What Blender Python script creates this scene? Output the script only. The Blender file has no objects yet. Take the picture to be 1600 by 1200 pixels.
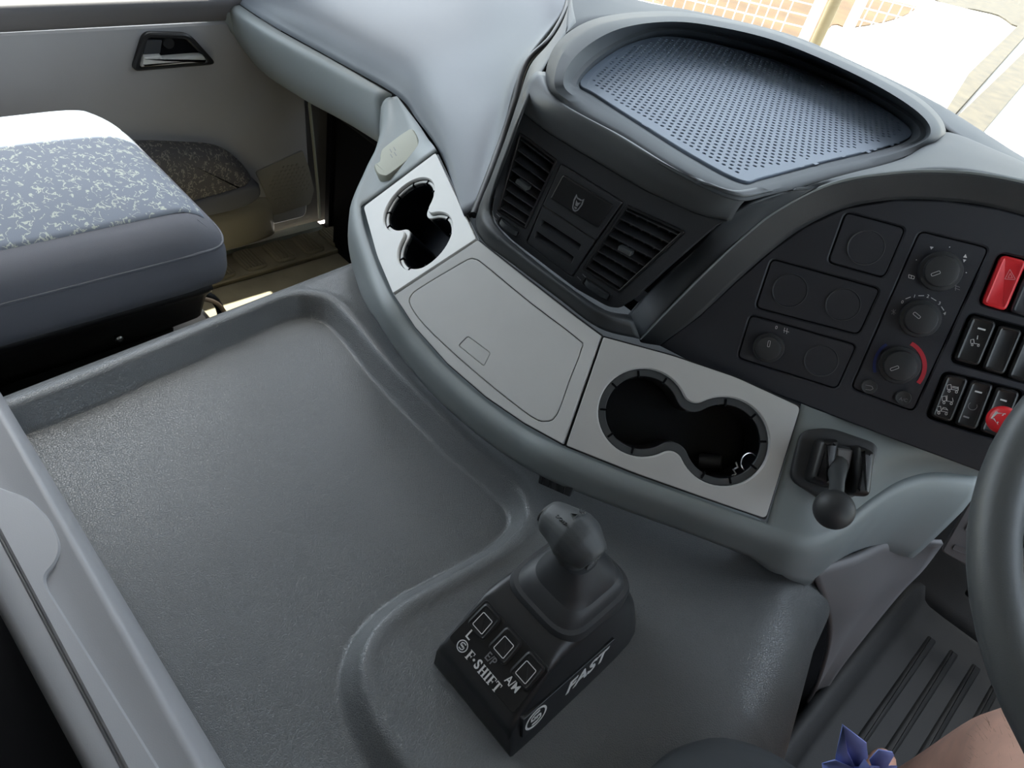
import bpy, bmesh, math, random
import numpy as np
from mathutils import Matrix, Vector
from mathutils.geometry import tessellate_polygon
random.seed(4)
scene = bpy.context.scene
COL = scene.collection

# ------------------------------------------------------------------ camera
FPX = 1100.0
_F = np.array([1300, -660, 1100.0]); _F /= np.linalg.norm(_F)          # truck forward seen from the camera
_L = np.array([-1683, -1482, 1100.0]); _L -= _F * (_L @ _F); _L /= np.linalg.norm(_L)
_D = np.array([-328, 1189, 1100.0]); _D -= _F * (_D @ _F) + _L * (_D @ _L); _D /= np.linalg.norm(_D)
CAM = np.array([0.42, 0.0, 0.68])
def ray(px, py):
    r = np.array([px - 800.0, py - 600.0, FPX])
    return np.array([-(r @ _L), r @ _F, -(r @ _D)])
def at(px, py, z=None, y=None, x=None):
    d = ray(px, py)
    if x is not None: t = (x - CAM[0]) / d[0]
    elif y is not None: t = (y - CAM[1]) / d[1]
    else: t = (z - CAM[2]) / d[2]
    return CAM + t * d
def zr(z): return z if z < .25 else z + .052 * min(1.0, (z - .25) / .085)      # the vent housing and dash top stand 5 cm higher
def A(*pts): return [at(p[0], p[1], z=zr(p[2])) for p in pts]
cd = bpy.data.cameras.new('camera'); cam = bpy.data.objects.new('camera', cd); COL.objects.link(cam)
cd.sensor_width = 36.0; cd.lens = FPX * 36.0 / 1600.0; cd.clip_start = 0.02; cd.clip_end = 300
ex = np.array([-_L[0], _F[0], -_D[0]]); ey = np.array([-_L[1], _F[1], -_D[1]]); ez = np.array([-_L[2], _F[2], -_D[2]])
cam.matrix_world = Matrix(((ex[0], -ey[0], -ez[0], CAM[0]), (ex[1], -ey[1], -ez[1], CAM[1]), (ex[2], -ey[2], -ez[2], CAM[2]), (0, 0, 0, 1)))
scene.camera = cam

# ------------------------------------------------------------------ light and exposure
w = bpy.data.worlds.new('sky'); scene.world = w; w.use_nodes = True
nt = w.node_tree; nt.nodes.clear()
o_ = nt.nodes.new('ShaderNodeOutputWorld'); b_ = nt.nodes.new('ShaderNodeBackground')
sk = nt.nodes.new('ShaderNodeTexSky'); sk.sky_type = 'NISHITA'; sk.sun_disc = False
sk.sun_elevation = math.radians(68); sk.sun_rotation = math.radians(-80); sk.dust_density = 3.0; sk.air_density = 1.0; sk.ozone_density = 1.0
b_.inputs['Strength'].default_value = 0.42
hz_ = nt.nodes.new('ShaderNodeMix'); hz_.data_type = 'RGBA'; hz_.inputs['Factor'].default_value = 0.5; hz_.inputs['B'].default_value = (3.25, 3.1, 2.8, 1)
nt.links.new(sk.outputs[0], hz_.inputs['A']); nt.links.new(hz_.outputs['Result'], b_.inputs[0]); nt.links.new(b_.outputs[0], o_.inputs[0])
sd = bpy.data.lights.new('sun', 'SUN'); sd.energy = 7.0; sd.angle = math.radians(0.55); sd.color = (1.0, 0.95, 0.86)
sun = bpy.data.objects.new('sun', sd); COL.objects.link(sun)
sun.rotation_euler = Vector((-0.272, -0.02, 0.95)).normalized().to_track_quat('Z', 'Y').to_euler()
scene.view_settings.view_transform = 'Standard'; scene.view_settings.look = 'None'
scene.view_settings.gamma = 1; scene.view_settings.use_curve_mapping = False
scene.view_settings.exposure = 1.68

# ------------------------------------------------------------------ materials
def mat(name, col, rough=0.5, metal=0.0, bump=None, spec=0.5, var=0.0, vscale=6.0, coat=0.0, emit=None):
    m = bpy.data.materials.new(name); m.use_nodes = True; t = m.node_tree; b = t.nodes['Principled BSDF']
    b.inputs['Base Color'].default_value = (*col, 1); b.inputs['Roughness'].default_value = rough
    b.inputs['Metallic'].default_value = metal; b.inputs['Specular IOR Level'].default_value = spec
    b.inputs['Coat Weight'].default_value = coat
    tc = t.nodes.new('ShaderNodeTexCoord')
    if var > 0:
        n = t.nodes.new('ShaderNodeTexNoise'); n.inputs['Scale'].default_value = vscale; n.inputs['Detail'].default_value = 6
        t.links.new(tc.outputs['Object'], n.inputs['Vector'])
        r = t.nodes.new('ShaderNodeValToRGB')
        r.color_ramp.elements[0].position = 0.3; r.color_ramp.elements[1].position = 0.7
        r.color_ramp.elements[0].color = (*[c * (1 - var) for c in col], 1); r.color_ramp.elements[1].color = (*[min(1, c * (1 + var)) for c in col], 1)
        t.links.new(n.outputs['Fac'], r.inputs['Fac']); t.links.new(r.outputs['Color'], b.inputs['Base Color'])
        mr = t.nodes.new('ShaderNodeMapRange'); mr.inputs['To Min'].default_value = max(0, rough - 0.06); mr.inputs['To Max'].default_value = rough + 0.08
        t.links.new(n.outputs['Fac'], mr.inputs['Value']); t.links.new(mr.outputs['Result'], b.inputs['Roughness'])
    if bump:
        kind, sc, st = bump[:3]
        if kind == 'leather':
            v = t.nodes.new('ShaderNodeTexVoronoi'); v.feature = 'DISTANCE_TO_EDGE'; v.inputs['Scale'].default_value = sc; v.inputs['Randomness'].default_value = 1
            nn = t.nodes.new('ShaderNodeTexNoise'); nn.inputs['Scale'].default_value = sc * 0.45; nn.inputs['Detail'].default_value = 3
            t.links.new(tc.outputs['Object'], nn.inputs['Vector'])
            mx = t.nodes.new('ShaderNodeVectorMath'); mx.operation = 'MULTIPLY_ADD'; mx.inputs[1].default_value = (0.005, 0.005, 0.005)
            t.links.new(nn.outputs['Color'], mx.inputs[0]); t.links.new(tc.outputs['Object'], mx.inputs[2])
            t.links.new(mx.outputs[0], v.inputs['Vector']); src = v.outputs['Distance']
            mm = t.nodes.new('ShaderNodeMath'); mm.operation = 'MINIMUM'; mm.inputs[1].default_value = 0.12
            t.links.new(src, mm.inputs[0]); src = mm.outputs[0]
        else:
            n2 = t.nodes.new('ShaderNodeTexNoise'); n2.inputs['Scale'].default_value = sc; n2.inputs['Detail'].default_value = 4
            t.links.new(tc.outputs['Object'], n2.inputs['Vector']); src = n2.outputs['Fac']
        bn = t.nodes.new('ShaderNodeBump'); bn.inputs['Strength'].default_value = st; bn.inputs['Distance'].default_value = bump[3] if len(bump) > 3 else 0.001
        t.links.new(src, bn.inputs['Height']); t.links.new(bn.outputs['Normal'], b.inputs['Normal'])
    return m
M = {}
M['cover'] = mat('engine_cover_vinyl', (0.108, 0.114, 0.116), 0.35, spec=0.7, bump=('leather', 400, 0.8, 0.0026), var=0.10, vscale=5)
M['shelf'] = mat('shelf_grey_plastic', (0.20, 0.222, 0.225), 0.46, bump=('noise', 900, 0.08), var=0.05)
M['silver'] = mat('silver_paint', (0.56, 0.555, 0.54), 0.52, metal=0.15, spec=0.35, bump=('noise', 1500, 0.03), var=0.03, vscale=14)
M['lever'] = mat('silver_lever_paint', (0.62, 0.62, 0.60), 0.35, metal=0.3)
M['emboss'] = mat('embossed_mark', (0.10, 0.105, 0.105), 0.5)
M['grille'] = mat('grille_plastic', (0.25, 0.235, 0.205), 0.6)
M['brownbit'] = mat('brown_card', (0.30, 0.20, 0.13), 0.7, var=0.3, vscale=40)
M['gearbase'] = mat('gear_console_black', (0.017, 0.018, 0.020), 0.36, bump=('noise', 1500, 0.05))
M['brow'] = mat('brow_plastic', (0.085, 0.092, 0.098), 0.45, bump=('noise', 1300, 0.06))
M['chrome'] = mat('satin_chrome', (0.75, 0.75, 0.74), 0.25, metal=1.0)
M['padblue'] = mat('dash_pad_vinyl', (0.135, 0.15, 0.17), 0.48, bump=('leather', 520, 0.35, 0.0008), var=0.05)
M['dash'] = mat('dash_top_plastic', (0.052, 0.058, 0.065), 0.58, spec=0.4, bump=('noise', 1200, 0.08), var=0.04)
M['leather'] = mat('grained_dark_leather', (0.036, 0.040, 0.044), 0.46, bump=('leather', 480, 0.5, 0.001))
M['pod'] = mat('satin_black_plastic', (0.036, 0.038, 0.042), 0.40, bump=('noise', 1500, 0.05))
M['cluster'] = mat('cluster_black_plastic', (0.028, 0.030, 0.038), 0.55, bump=('noise', 1500, 0.10))
M['black'] = mat('black_plastic', (0.012, 0.012, 0.013), 0.38)
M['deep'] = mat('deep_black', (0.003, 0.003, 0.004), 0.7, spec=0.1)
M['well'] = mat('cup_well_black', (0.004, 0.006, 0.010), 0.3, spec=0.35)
M['rubber'] = mat('boot_rubber', (0.032, 0.034, 0.037), 0.5, bump=('noise', 900, 0.08))
M['knob'] = mat('knob_rubber', (0.06, 0.065, 0.068), 0.5, bump=('noise', 900, 0.1))
M['matblue'] = mat('perforated_mat_rubber', (0.17, 0.205, 0.26), 0.5, bump=('noise', 1300, 0.05))
M['door'] = mat('door_grey_plastic', (0.32, 0.315, 0.32), 0.6, bump=('noise', 700, 0.15), var=0.04)
M['doordark'] = mat('door_top_dark', (0.11, 0.105, 0.11), 0.6, bump=('noise', 700, 0.15))
M['beige'] = mat('beige_door_plastic', (0.35, 0.32, 0.25), 0.6, bump=('noise', 700, 0.12))
M['boxp'] = mat('storage_box_plastic', (0.30, 0.30, 0.31), 0.42, bump=('noise', 900, 0.08), var=0.03)
M['seatside'] = mat('seat_grey_cloth', (0.135, 0.14, 0.162), 0.85, bump=('noise', 1600, 0.35))
M['dseat'] = mat('driver_seat_ribbed_cloth', (0.045, 0.05, 0.055), 0.85, bump=('noise', 1500, 0.4))
M['floor'] = mat('cab_floor_rubber', (0.26, 0.225, 0.15), 0.7, var=0.25, vscale=9, bump=('noise', 300, 0.2))
M['fmat'] = mat('floor_mat_rubber', (0.017, 0.018, 0.019), 0.55, var=0.25, vscale=9, bump=('noise', 500, 0.25))
M['trim'] = mat('knee_trim_plastic', (0.155, 0.15, 0.155), 0.5, bump=('noise', 800, 0.08))
M['wheel'] = mat('steering_wheel_foam', (0.07, 0.075, 0.078), 0.45, bump=('noise', 900, 0.12))
M['red'] = mat('red_switch', (0.75, 0.025, 0.035), 0.35)
M['redprint'] = mat('red_print', (0.55, 0.03, 0.05), 0.5)
M['blueprint'] = mat('blue_print', (0.015, 0.03, 0.16), 0.5)
M['white'] = mat('white_print', (0.72, 0.72, 0.72), 0.5)
M['greyp'] = mat('grey_print', (0.25, 0.25, 0.26), 0.5)
M['pinkp'] = mat('pink_print', (0.85, 0.35, 0.38), 0.5)
M['cap'] = mat('grey_green_rubber', (0.34, 0.35, 0.29), 0.6, bump=('noise', 600, 0.1))
M['roof'] = mat('roof_lining', (0.12, 0.115, 0.11), 0.9)
M['concrete'] = mat('sunlit_concrete', (0.62, 0.60, 0.55), 0.9, var=0.08, vscale=0.7)
M['earth'] = mat('tan_earth', (0.085, 0.05, 0.022), 0.95, var=0.3, vscale=1.4)
M['fence'] = mat('galvanised_wire', (0.62, 0.60, 0.55), 0.5, metal=0.2)
M['fencepost'] = mat('painted_steel_tube', (0.62, 0.58, 0.50), 0.6, var=0.12)
M['beampost'] = mat('tan_steel', (0.20, 0.16, 0.09), 0.6, var=0.15)
M['beam'] = mat('weathered_steel', (0.055, 0.045, 0.028), 0.7, var=0.3, vscale=5)
M['skin'] = mat('skin', (0.72, 0.42, 0.32), 0.5, bump=('noise', 160, 0.15), var=0.08, vscale=40)
M['hair'] = mat('leg_hair', (0.32, 0.20, 0.12), 0.6)
M['bluecloth'] = mat('blue_satin', (0.24, 0.31, 0.74), 0.35)
M['shorts'] = mat('dark_shorts_cloth', (0.03, 0.035, 0.05), 0.85)
M['wiretan'] = mat('tan_cable', (0.45, 0.32, 0.2), 0.5)
# patterned seat cloth: pale broken squiggles on blue grey
def cloth(name, base, mark):
    m = mat(name, base, 0.85, bump=('noise', 1600, 0.3)); t = m.node_tree; b = t.nodes['Principled BSDF']
    tc = t.nodes.new('ShaderNodeTexCoord'); mp = t.nodes.new('ShaderNodeMapping'); mp.inputs['Scale'].default_value = (1.0, 1.5, 1.3); mp.inputs['Rotation'].default_value = (0, 0, 0.5)
    t.links.new(tc.outputs['Object'], mp.inputs[0])
    n1 = t.nodes.new('ShaderNodeTexNoise'); n1.inputs['Scale'].default_value = 66; n1.inputs['Detail'].default_value = 2.2; n1.inputs['Distortion'].default_value = 0.6
    n2 = t.nodes.new('ShaderNodeTexNoise'); n2.inputs['Scale'].default_value = 60; n2.inputs['Detail'].default_value = 1
    for n in (n1, n2): t.links.new(mp.outputs[0], n.inputs['Vector'])
    a = t.nodes.new('ShaderNodeMath'); a.operation = 'SUBTRACT'; a.inputs[1].default_value = 0.5; t.links.new(n1.outputs['Fac'], a.inputs[0])
    ab = t.nodes.new('ShaderNodeMath'); ab.operation = 'ABSOLUTE'; t.links.new(a.outputs[0], ab.inputs[0])
    lt = t.nodes.new('ShaderNodeMath'); lt.operation = 'LESS_THAN'; lt.inputs[1].default_value = 0.030; t.links.new(ab.outputs[0], lt.inputs[0])
    gt = t.nodes.new('ShaderNodeMath'); gt.operation = 'GREATER_THAN'; gt.inputs[1].default_value = 0.49; t.links.new(n2.outputs['Fac'], gt.inputs[0])
    mu = t.nodes.new('ShaderNodeMath'); mu.operation = 'MULTIPLY'; t.links.new(lt.outputs[0], mu.inputs[0]); t.links.new(gt.outputs[0], mu.inputs[1])
    mx = t.nodes.new('ShaderNodeMix'); mx.data_type = 'RGBA'; mx.inputs['A'].default_value = (*base, 1); mx.inputs['B'].default_value = (*mark, 1)
    t.links.new(mu.outputs[0], mx.inputs['Factor']); t.links.new(mx.outputs['Result'], b.inputs['Base Color'])
    return m
M['pattern'] = cloth('patterned_seat_cloth', (0.17, 0.195, 0.24), (0.40, 0.43, 0.39))
M['patterndark'] = cloth('patterned_door_cloth', (0.11, 0.105, 0.11), (0.30, 0.28, 0.25))
# thin window glass
g = bpy.data.materials.new('window_glass'); g.use_nodes = True; t = g.node_tree; t.nodes.clear()
go = t.nodes.new('ShaderNodeOutputMaterial'); tr = t.nodes.new('ShaderNodeBsdfTransparent'); gl = t.nodes.new('ShaderNodeBsdfGlossy'); mi = t.nodes.new('ShaderNodeMixShader')
tr.inputs[0].default_value = (0.93, 0.96, 0.95, 1); gl.inputs['Roughness'].default_value = 0.02; mi.inputs[0].default_value = 0.05
t.links.new(tr.outputs[0], mi.inputs[1]); t.links.new(gl.outputs[0], mi.inputs[2]); t.links.new(mi.outputs[0], go.inputs[0]); M['glass'] = g

# ------------------------------------------------------------------ object helpers
WL = {}
def mesh(name, verts, faces, m, parent=None, smooth=True, sharp=35, label=None, kind=None):
    verts = np.array([tuple(v) for v in verts], dtype=float)
    c = (verts.min(0) + verts.max(0)) / 2
    me = bpy.data.meshes.new(name); me.from_pydata((verts - c).tolist(), [], [tuple(int(i) for i in f) for f in faces]); me.update()
    me.materials.append(M[m] if isinstance(m, str) else m)
    if smooth:
        me.shade_smooth()
        if sharp: me.set_sharp_from_angle(angle=math.radians(sharp))
    o = bpy.data.objects.new(name, me); COL.objects.link(o)
    WL[o.name] = c
    if parent is not None:
        o.parent = parent; o.location = c - WL[parent.name]
    else: o.location = c
    if label: o['label'] = label
    if kind: o['kind'] = kind
    return o
def root(name, label, cat, loc, group=None):
    o = bpy.data.objects.new(name, None); COL.objects.link(o); o.empty_display_size = 0.05
    o.location = loc; WL[o.name] = np.array(loc, dtype=float); o['label'] = label; o['category'] = cat
    if group: o['group'] = group
    return o
def tag(o, label, cat, group=None):
    o['label'] = label; o['category'] = cat
    if group: o['group'] = group
    return o
def join(parts):
    V = []; Fc = []
    for v, f in parts:
        n = len(V); V += [tuple(p) for p in v]; Fc += [tuple(i + n for i in q) for q in f]
    return V, Fc
def cr(p0, p1, p2, p3, t): return 0.5 * ((2 * p1) + (-p0 + p2) * t + (2 * p0 - 5 * p1 + 4 * p2 - p3) * t * t + (-p0 + 3 * p1 - 3 * p2 + p3) * t ** 3)
def spline(pts, n, closed=False):
    P = [np.array(p, dtype=float) for p in pts]; out = []; N = len(P)
    for i in range(N if closed else N - 1):
        if closed: a, b, c, d = P[(i - 1) % N], P[i], P[(i + 1) % N], P[(i + 2) % N]
        else:
            b, c = P[i], P[i + 1]; a = P[i - 1] if i > 0 else 2 * b - c; d = P[i + 2] if i + 2 < N else 2 * c - b
        for k in range(n): out.append(cr(a, b, c, d, k / n))
    if not closed: out.append(P[-1])
    return out
def solid(o, th):
    md = o.modifiers.new('thickness', 'SOLIDIFY'); md.thickness = th; md.offset = -1; md.use_even_offset = False
def surf(name, rows, m, parent=None, nu=6, nv=6, th=0.003, closed=False, toward=None, label=None, kind=None, skip=None, sharp=50):
    R = [spline(r, nu, closed) for r in rows]; W = len(R[0])
    cols = [spline([r[i] for r in R], nv) for i in range(W)]
    H = len(cols[0]); V = [cols[i][j] for j in range(H) for i in range(W)]
    Fc = []
    for j in range(H - 1):
        for i in range(W if closed else W - 1):
            k = (i + 1) % W
            Fc.append((j * W + i, j * W + k, (j + 1) * W + k, (j + 1) * W + i))
    # orient to the viewer side
    tw = np.array(toward if toward is not None else CAM); s = 0
    for q in Fc[::max(1, len(Fc) // 60)]:
        a, b, c, d = (V[i] for i in q); n = np.cross(c - a, d - b); s += np.sign(n @ (tw - a))
    if s < 0: Fc = [tuple(reversed(q)) for q in Fc]
    o = mesh(name, V, Fc, m, parent, True, sharp, label, kind)
    if th: solid(o, th)
    return o
class Pl:
    """a flat working plane standing in the cab"""
    def __init__(s, p0, n, u=None):
        s.o = np.array(p0, float); s.n = np.array(n, float) / np.linalg.norm(n)
        h = np.array(u, float) if u is not None else np.cross((0, 0, 1.0), s.n)
        h = h - s.n * (h @ s.n); s.u = h / np.linalg.norm(h)
        s.v = np.cross(s.n, s.u)
    def hit(s, a, b, off=0.0):
        d = ray(a, b); q = s.o + s.n * off; return CAM + d * ((q - CAM) @ s.n) / (d @ s.n)
    def p(s, a, b, off=0.0):
        r = s.hit(a, b, off) - s.o; return np.array([r @ s.u, r @ s.v])
    def ps(s, pts, off=0.0): return [s.p(a, b, off) for a, b in pts]
    def w(s, q, h=0.0): return s.o + s.u * q[0] + s.v * q[1] + s.n * h
def nrm(a, b, c):
    n = np.cross(b - a, c - a); n /= np.linalg.norm(n); return n if n[2] > 0 else -n
def area2(p): return 0.5 * sum(p[i][0] * p[(i + 1) % len(p)][1] - p[(i + 1) % len(p)][0] * p[i][1] for i in range(len(p)))
def ccw(p): return list(p) if area2(p) > 0 else list(reversed(p))
def dedup(p):
    out = []
    for q in p:
        if not out or np.linalg.norm(np.array(q) - out[-1]) > 1e-6: out.append(np.array(q, float))
    if np.linalg.norm(out[0] - out[-1]) < 1e-6: out.pop()
    return out
def offset(p, d):          # ccw polygon, positive = inward
    N = len(p); out = []
    for i in range(N):
        a, b, c = p[i - 1], p[i], p[(i + 1) % N]
        e1 = (b - a) / (np.linalg.norm(b - a) + 1e-12); e2 = (c - b) / (np.linalg.norm(c - b) + 1e-12)
        n1 = np.array([-e1[1], e1[0]]); n2 = np.array([-e2[1], e2[0]]); m = n1 + n2; l = np.linalg.norm(m)
        if l < 1e-6: out.append(b + n1 * d); continue
        m /= l; out.append(b + m * d / max(0.35, m @ n1))
    return out
def rnd(pts, r, seg=5):
    P = [np.array(q, float) for q in pts]; N = len(P); out = []
    rr = r if isinstance(r, (list, tuple)) else [r] * N
    for i in range(N):
        a, b, c = P[i - 1], P[i], P[(i + 1) % N]
        d1 = min(rr[i], 0.48 * np.linalg.norm(a - b)); d2 = min(rr[i], 0.48 * np.linalg.norm(c - b))
        s = b + (a - b) / np.linalg.norm(a - b) * d1; e = b + (c - b) / np.linalg.norm(c - b) * d2
        for k in range(seg + 1):
            t = k / seg; out.append((1 - t) ** 2 * s + 2 * t * (1 - t) * b + t * t * e)
    return out
def circ(c, r, n=32, ry=None): return [np.array([c[0] + r * math.cos(2 * math.pi * k / n), c[1] + (ry or r) * math.sin(2 * math.pi * k / n)]) for k in range(n)]
def plate_vf(pl, outer, holes=(), h0=0.0, h1=0.002, bev=0.0006, hbev=None):
    """slab with its outline and holes, top edge eased"""
    outer = ccw(dedup(outer)); loops = [(outer, bev)] + [(list(reversed(ccw(dedup(h)))), bev if hbev is None else hbev) for h in holes]
    V = []; Fc = []; top = []; tops = []
    for lp, b in loops:
        n = len(lp); ins = offset(lp, b) if b else lp
        base = len(V)
        for q in lp: V.append(pl.w(q, h0))
        for q in lp: V.append(pl.w(q, h1 - b))
        for q in ins: V.append(pl.w(q, h1))
        for k in (0, 1):
            for i in range(n):
                j = (i + 1) % n; Fc.append((base + k * n + i, base + k * n + j, base + (k + 1) * n + j, base + (k + 1) * n + i))
        top.append([Vector((q[0], q[1], 0)) for q in ins]); tops += [base + 2 * n + i for i in range(n)]
    bots = []
    k = 0
    for lp, b in loops:
        for i in range(len(lp)): bots.append(k + i)
        k += 3 * len(lp)
    for tri in tessellate_polygon(top):
        a, b, c = tri; pa, pb, pc = (V[tops[i]] for i in tri)
        if np.cross(pb - pa, pc - pa) @ pl.n < 0: b, c = c, b
        Fc.append((tops[a], tops[b], tops[c])); Fc.append((bots[a], bots[c], bots[b]))
    return V, Fc
def plate(name, pl, outer, m, parent=None, holes=(), h0=0.0, h1=0.002, bev=0.0006, label=None, kind=None, hbev=None):
    v, f = plate_vf(pl, outer, holes, h0, h1, bev, hbev); return mesh(name, v, f, m, parent, True, 25, label, kind)
def loft_vf(rings, cap0=True, cap1=True):
    n = len(rings[0]); V = [p for r in rings for p in r]; Fc = []
    for k in range(len(rings) - 1):
        for i in range(n):
            j = (i + 1) % n; Fc.append((k * n + i, k * n + j, (k + 1) * n + j, (k + 1) * n + i))
    if cap0: Fc.append(tuple(range(n - 1, -1, -1)))
    if cap1: Fc.append(tuple((len(rings) - 1) * n + i for i in range(n)))
    return V, Fc
def ringloft(pl, outline, prof, cap0=True, cap1=True):   # prof: (inset, height) bottom -> top
    o = ccw(dedup(outline)); return loft_vf([[pl.w(q, h) for q in offset(o, i)] for i, h in prof], cap0, cap1)
def lathe_vf(pl, c, prof, n=32, cap0=True, cap1=True): return loft_vf([[pl.w((c[0] + r * math.cos(2 * math.pi * k / n), c[1] + r * math.sin(2 * math.pi * k / n)), h) for k in range(n)] for r, h in prof], cap0, cap1)
def tube_vf(pts, r, n=8, closed=False, rx=None):
    P = [np.array(p, float) for p in pts]; N = len(P); rings = []; up = np.array([0, 0, 1.0])
    a = P[1] - P[0]; a /= np.linalg.norm(a)
    x = np.cross(a, up); x = x / np.linalg.norm(x) if np.linalg.norm(x) > 0.1 else np.array([1.0, 0, 0])
    for i in range(N):
        t = (P[(i + 1) % N] - P[i - 1]) if closed else P[min(i + 1, N - 1)] - P[max(i - 1, 0)]
        t = t / (np.linalg.norm(t) + 1e-12); x = x - t * (x @ t); x /= np.linalg.norm(x); y = np.cross(t, x)
        ri = r[i] if isinstance(r, (list, tuple)) else r
        rings.append([P[i] + ri * (math.cos(2 * math.pi * k / n) * x + math.sin(2 * math.pi * k / n) * y) for k in range(n)])
    if closed: rings.append(rings[0])
    return loft_vf(rings, not closed, not closed)
def tube(name, pts, r, m, parent=None, n=8, closed=False, label=None): v, f = tube_vf(pts, r, n, closed); return mesh(name, v, f, m, parent, True, 60, label)
def strip2d(pts, w):      # closed outline of a polyline with a width
    P = [np.array(p, float) for p in pts]; Lf = []; Rt = []
    for i in range(len(P)):
        t = P[min(i + 1, len(P) - 1)] - P[max(i - 1, 0)]; t /= np.linalg.norm(t); n = np.array([-t[1], t[0]]) * w / 2
        Lf.append(P[i] + n); Rt.append(P[i] - n)
    return Lf + Rt[::-1]
def box_vf(c, s, rot=None):
    c = np.array(c, float); V = []
    for dz in (-1, 1):
        for dx, dy in ((-1, -1), (1, -1), (1, 1), (-1, 1)):
            p = np.array([dx * s[0] / 2, dy * s[1] / 2, dz * s[2] / 2]); V.append(c + (rot @ p if rot is not None else p))
    return V, [(3, 2, 1, 0), (4, 5, 6, 7), (0, 1, 5, 4), (1, 2, 6, 5), (2, 3, 7, 6), (3, 0, 4, 7)]
def rbox(name, c, s, r, m, parent=None, label=None, kind=None, seg=3):
    v, f = box_vf(c, s); o = mesh(name, v, f, m, parent, True, 30, label, kind)
    md = o.modifiers.new('edge', 'BEVEL'); md.width = r; md.segments = seg; md.limit_method = 'ANGLE'; return o
def text_vf(s, pl, pos, size, ang=0.0, h=0.0, shear=0.0, bold=0.0, sx=1.0, thick=0.0002):
    cu = bpy.data.curves.new('t', 'FONT'); cu.body = s; cu.size = size; cu.shear = shear; cu.offset = bold; cu.extrude = thick
    cu.align_x = 'CENTER'; cu.align_y = 'CENTER'; cu.resolution_u = 3
    ob = bpy.data.objects.new('t', cu); me = bpy.data.meshes.new_from_object(ob)
    ca, sa = math.cos(ang), math.sin(ang); V = []
    for v in me.vertices:
        x, y = v.co.x * sx, v.co.y; V.append(pl.w((pos[0] + x * ca - y * sa, pos[1] + x * sa + y * ca), h + v.co.z + thick))
    Fc = [tuple(p.vertices) for p in me.polygons]
    bpy.data.objects.remove(ob); bpy.data.curves.remove(cu); bpy.data.meshes.remove(me); return V, Fc

# ------------------------------------------------------------------ key planes of the dash
c3 = at(615, 460, z=.10); c2 = at(745, 375, z=.20); d3 = at(882, 695, z=.10)
nM = nrm(c3, c2, d3); plM = Pl(c3, nM); d2 = plM.hit(940, 525)
c4 = at(568, 322, z=.10); nL = nrm(c3, c2, c4); plL = Pl(c3, nL); c1 = plL.hit(680, 240)
e2 = at(1195, 810, z=.10); nR = nrm(d3, d2, e2); plR = Pl(d3, nR); e1 = plR.hit(1250, 635)
def dirn(el, az): e, a = math.radians(el), math.radians(az); return np.array([math.sin(a) * math.cos(e), -math.cos(a) * math.cos(e), math.sin(e)])
plC = Pl(e1 + np.array([0, .006, 0]), dirn(26, 14))           # cluster face
plP = Pl(at(930, 440, z=.226), dirn(8, 13))                  # vent housing face

# ================================================================== THE SETTING
def box_obj(name, lo, hi, m, kind='structure'):
    lo = np.array(lo, float); hi = np.array(hi, float); v, f = box_vf((lo + hi) / 2, hi - lo); return mesh(name, v, f, m, None, False, kind=kind)
FZ = -0.45
floor = box_obj('floor', (-1.12, -0.8, FZ - .03), (1.12, 1.62, FZ), 'floor')
box_obj('wall_front', (-1.12, 1.50, FZ), (1.12, 1.54, 0.26), 'deep')
box_obj('wall_back', (-1.12, -0.84, FZ), (1.12, -0.80, 1.42), 'roof')
box_obj('added_header', (-1.12, 1.44, 1.16), (1.12, 1.50, 1.42), 'roof')  # unseen header added above the windscreen to cut down the sky light
box_obj('ceiling', (-1.16, -0.84, 1.42), (1.16, 1.52, 1.46), 'roof')
# driver's door side: sill panel, rear pillar, front pillar, header
def side_wall(name, x0, x1, ysill=0.13):
    parts = [box_vf(((x0 + x1) / 2, .33, (FZ + ysill - .02) / 2), (x1 - x0, 2.34, ysill - .02 - FZ)),
             box_vf(((x0 + x1) / 2, -.30, .76), (x1 - x0, 1.08, 1.30)),  # rear pillar brought forward to narrow the window and cut its light
             box_vf(((x0 + x1) / 2, .65, 1.30), (x1 - x0, 1.75, .24)),]
    v, f = join(parts); v2, f2 = tube_vf([((x0 + x1) / 2, 1.50, .12), ((x0 + x1) / 2, 1.56, .4), ((x0 + x1) / 2, 1.50, 1.42)], .04, 8); v, f = join([(v, f), (v2, f2)])
    return mesh(name, v, f, 'roof', None, True, 30, kind='structure')
side_wall('wall_right', 1.10, 1.16)
# windscreen and side glass
def pane(name, q):
    v = [np.array(p, float) for p in q]; n = np.cross(v[1] - v[0], v[2] - v[0]); n = n / np.linalg.norm(n) * .004
    return mesh(name, v + [p + n for p in v], [(0, 1, 2, 3), (7, 6, 5, 4), (0, 4, 5, 1), (1, 5, 6, 2), (2, 6, 7, 3), (3, 7, 4, 0)], 'glass', None, False, kind='structure')
pane('window_1', [(-1.1, 1.66, .27), (1.1, 1.66, .27), (1.1, 1.53, 1.42), (-1.1, 1.53, 1.42)])
pane('window_2', [(1.13, .2, .12), (1.13, 1.42, .12), (1.13, 1.45, 1.18), (1.13, .2, 1.18)])

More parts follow.
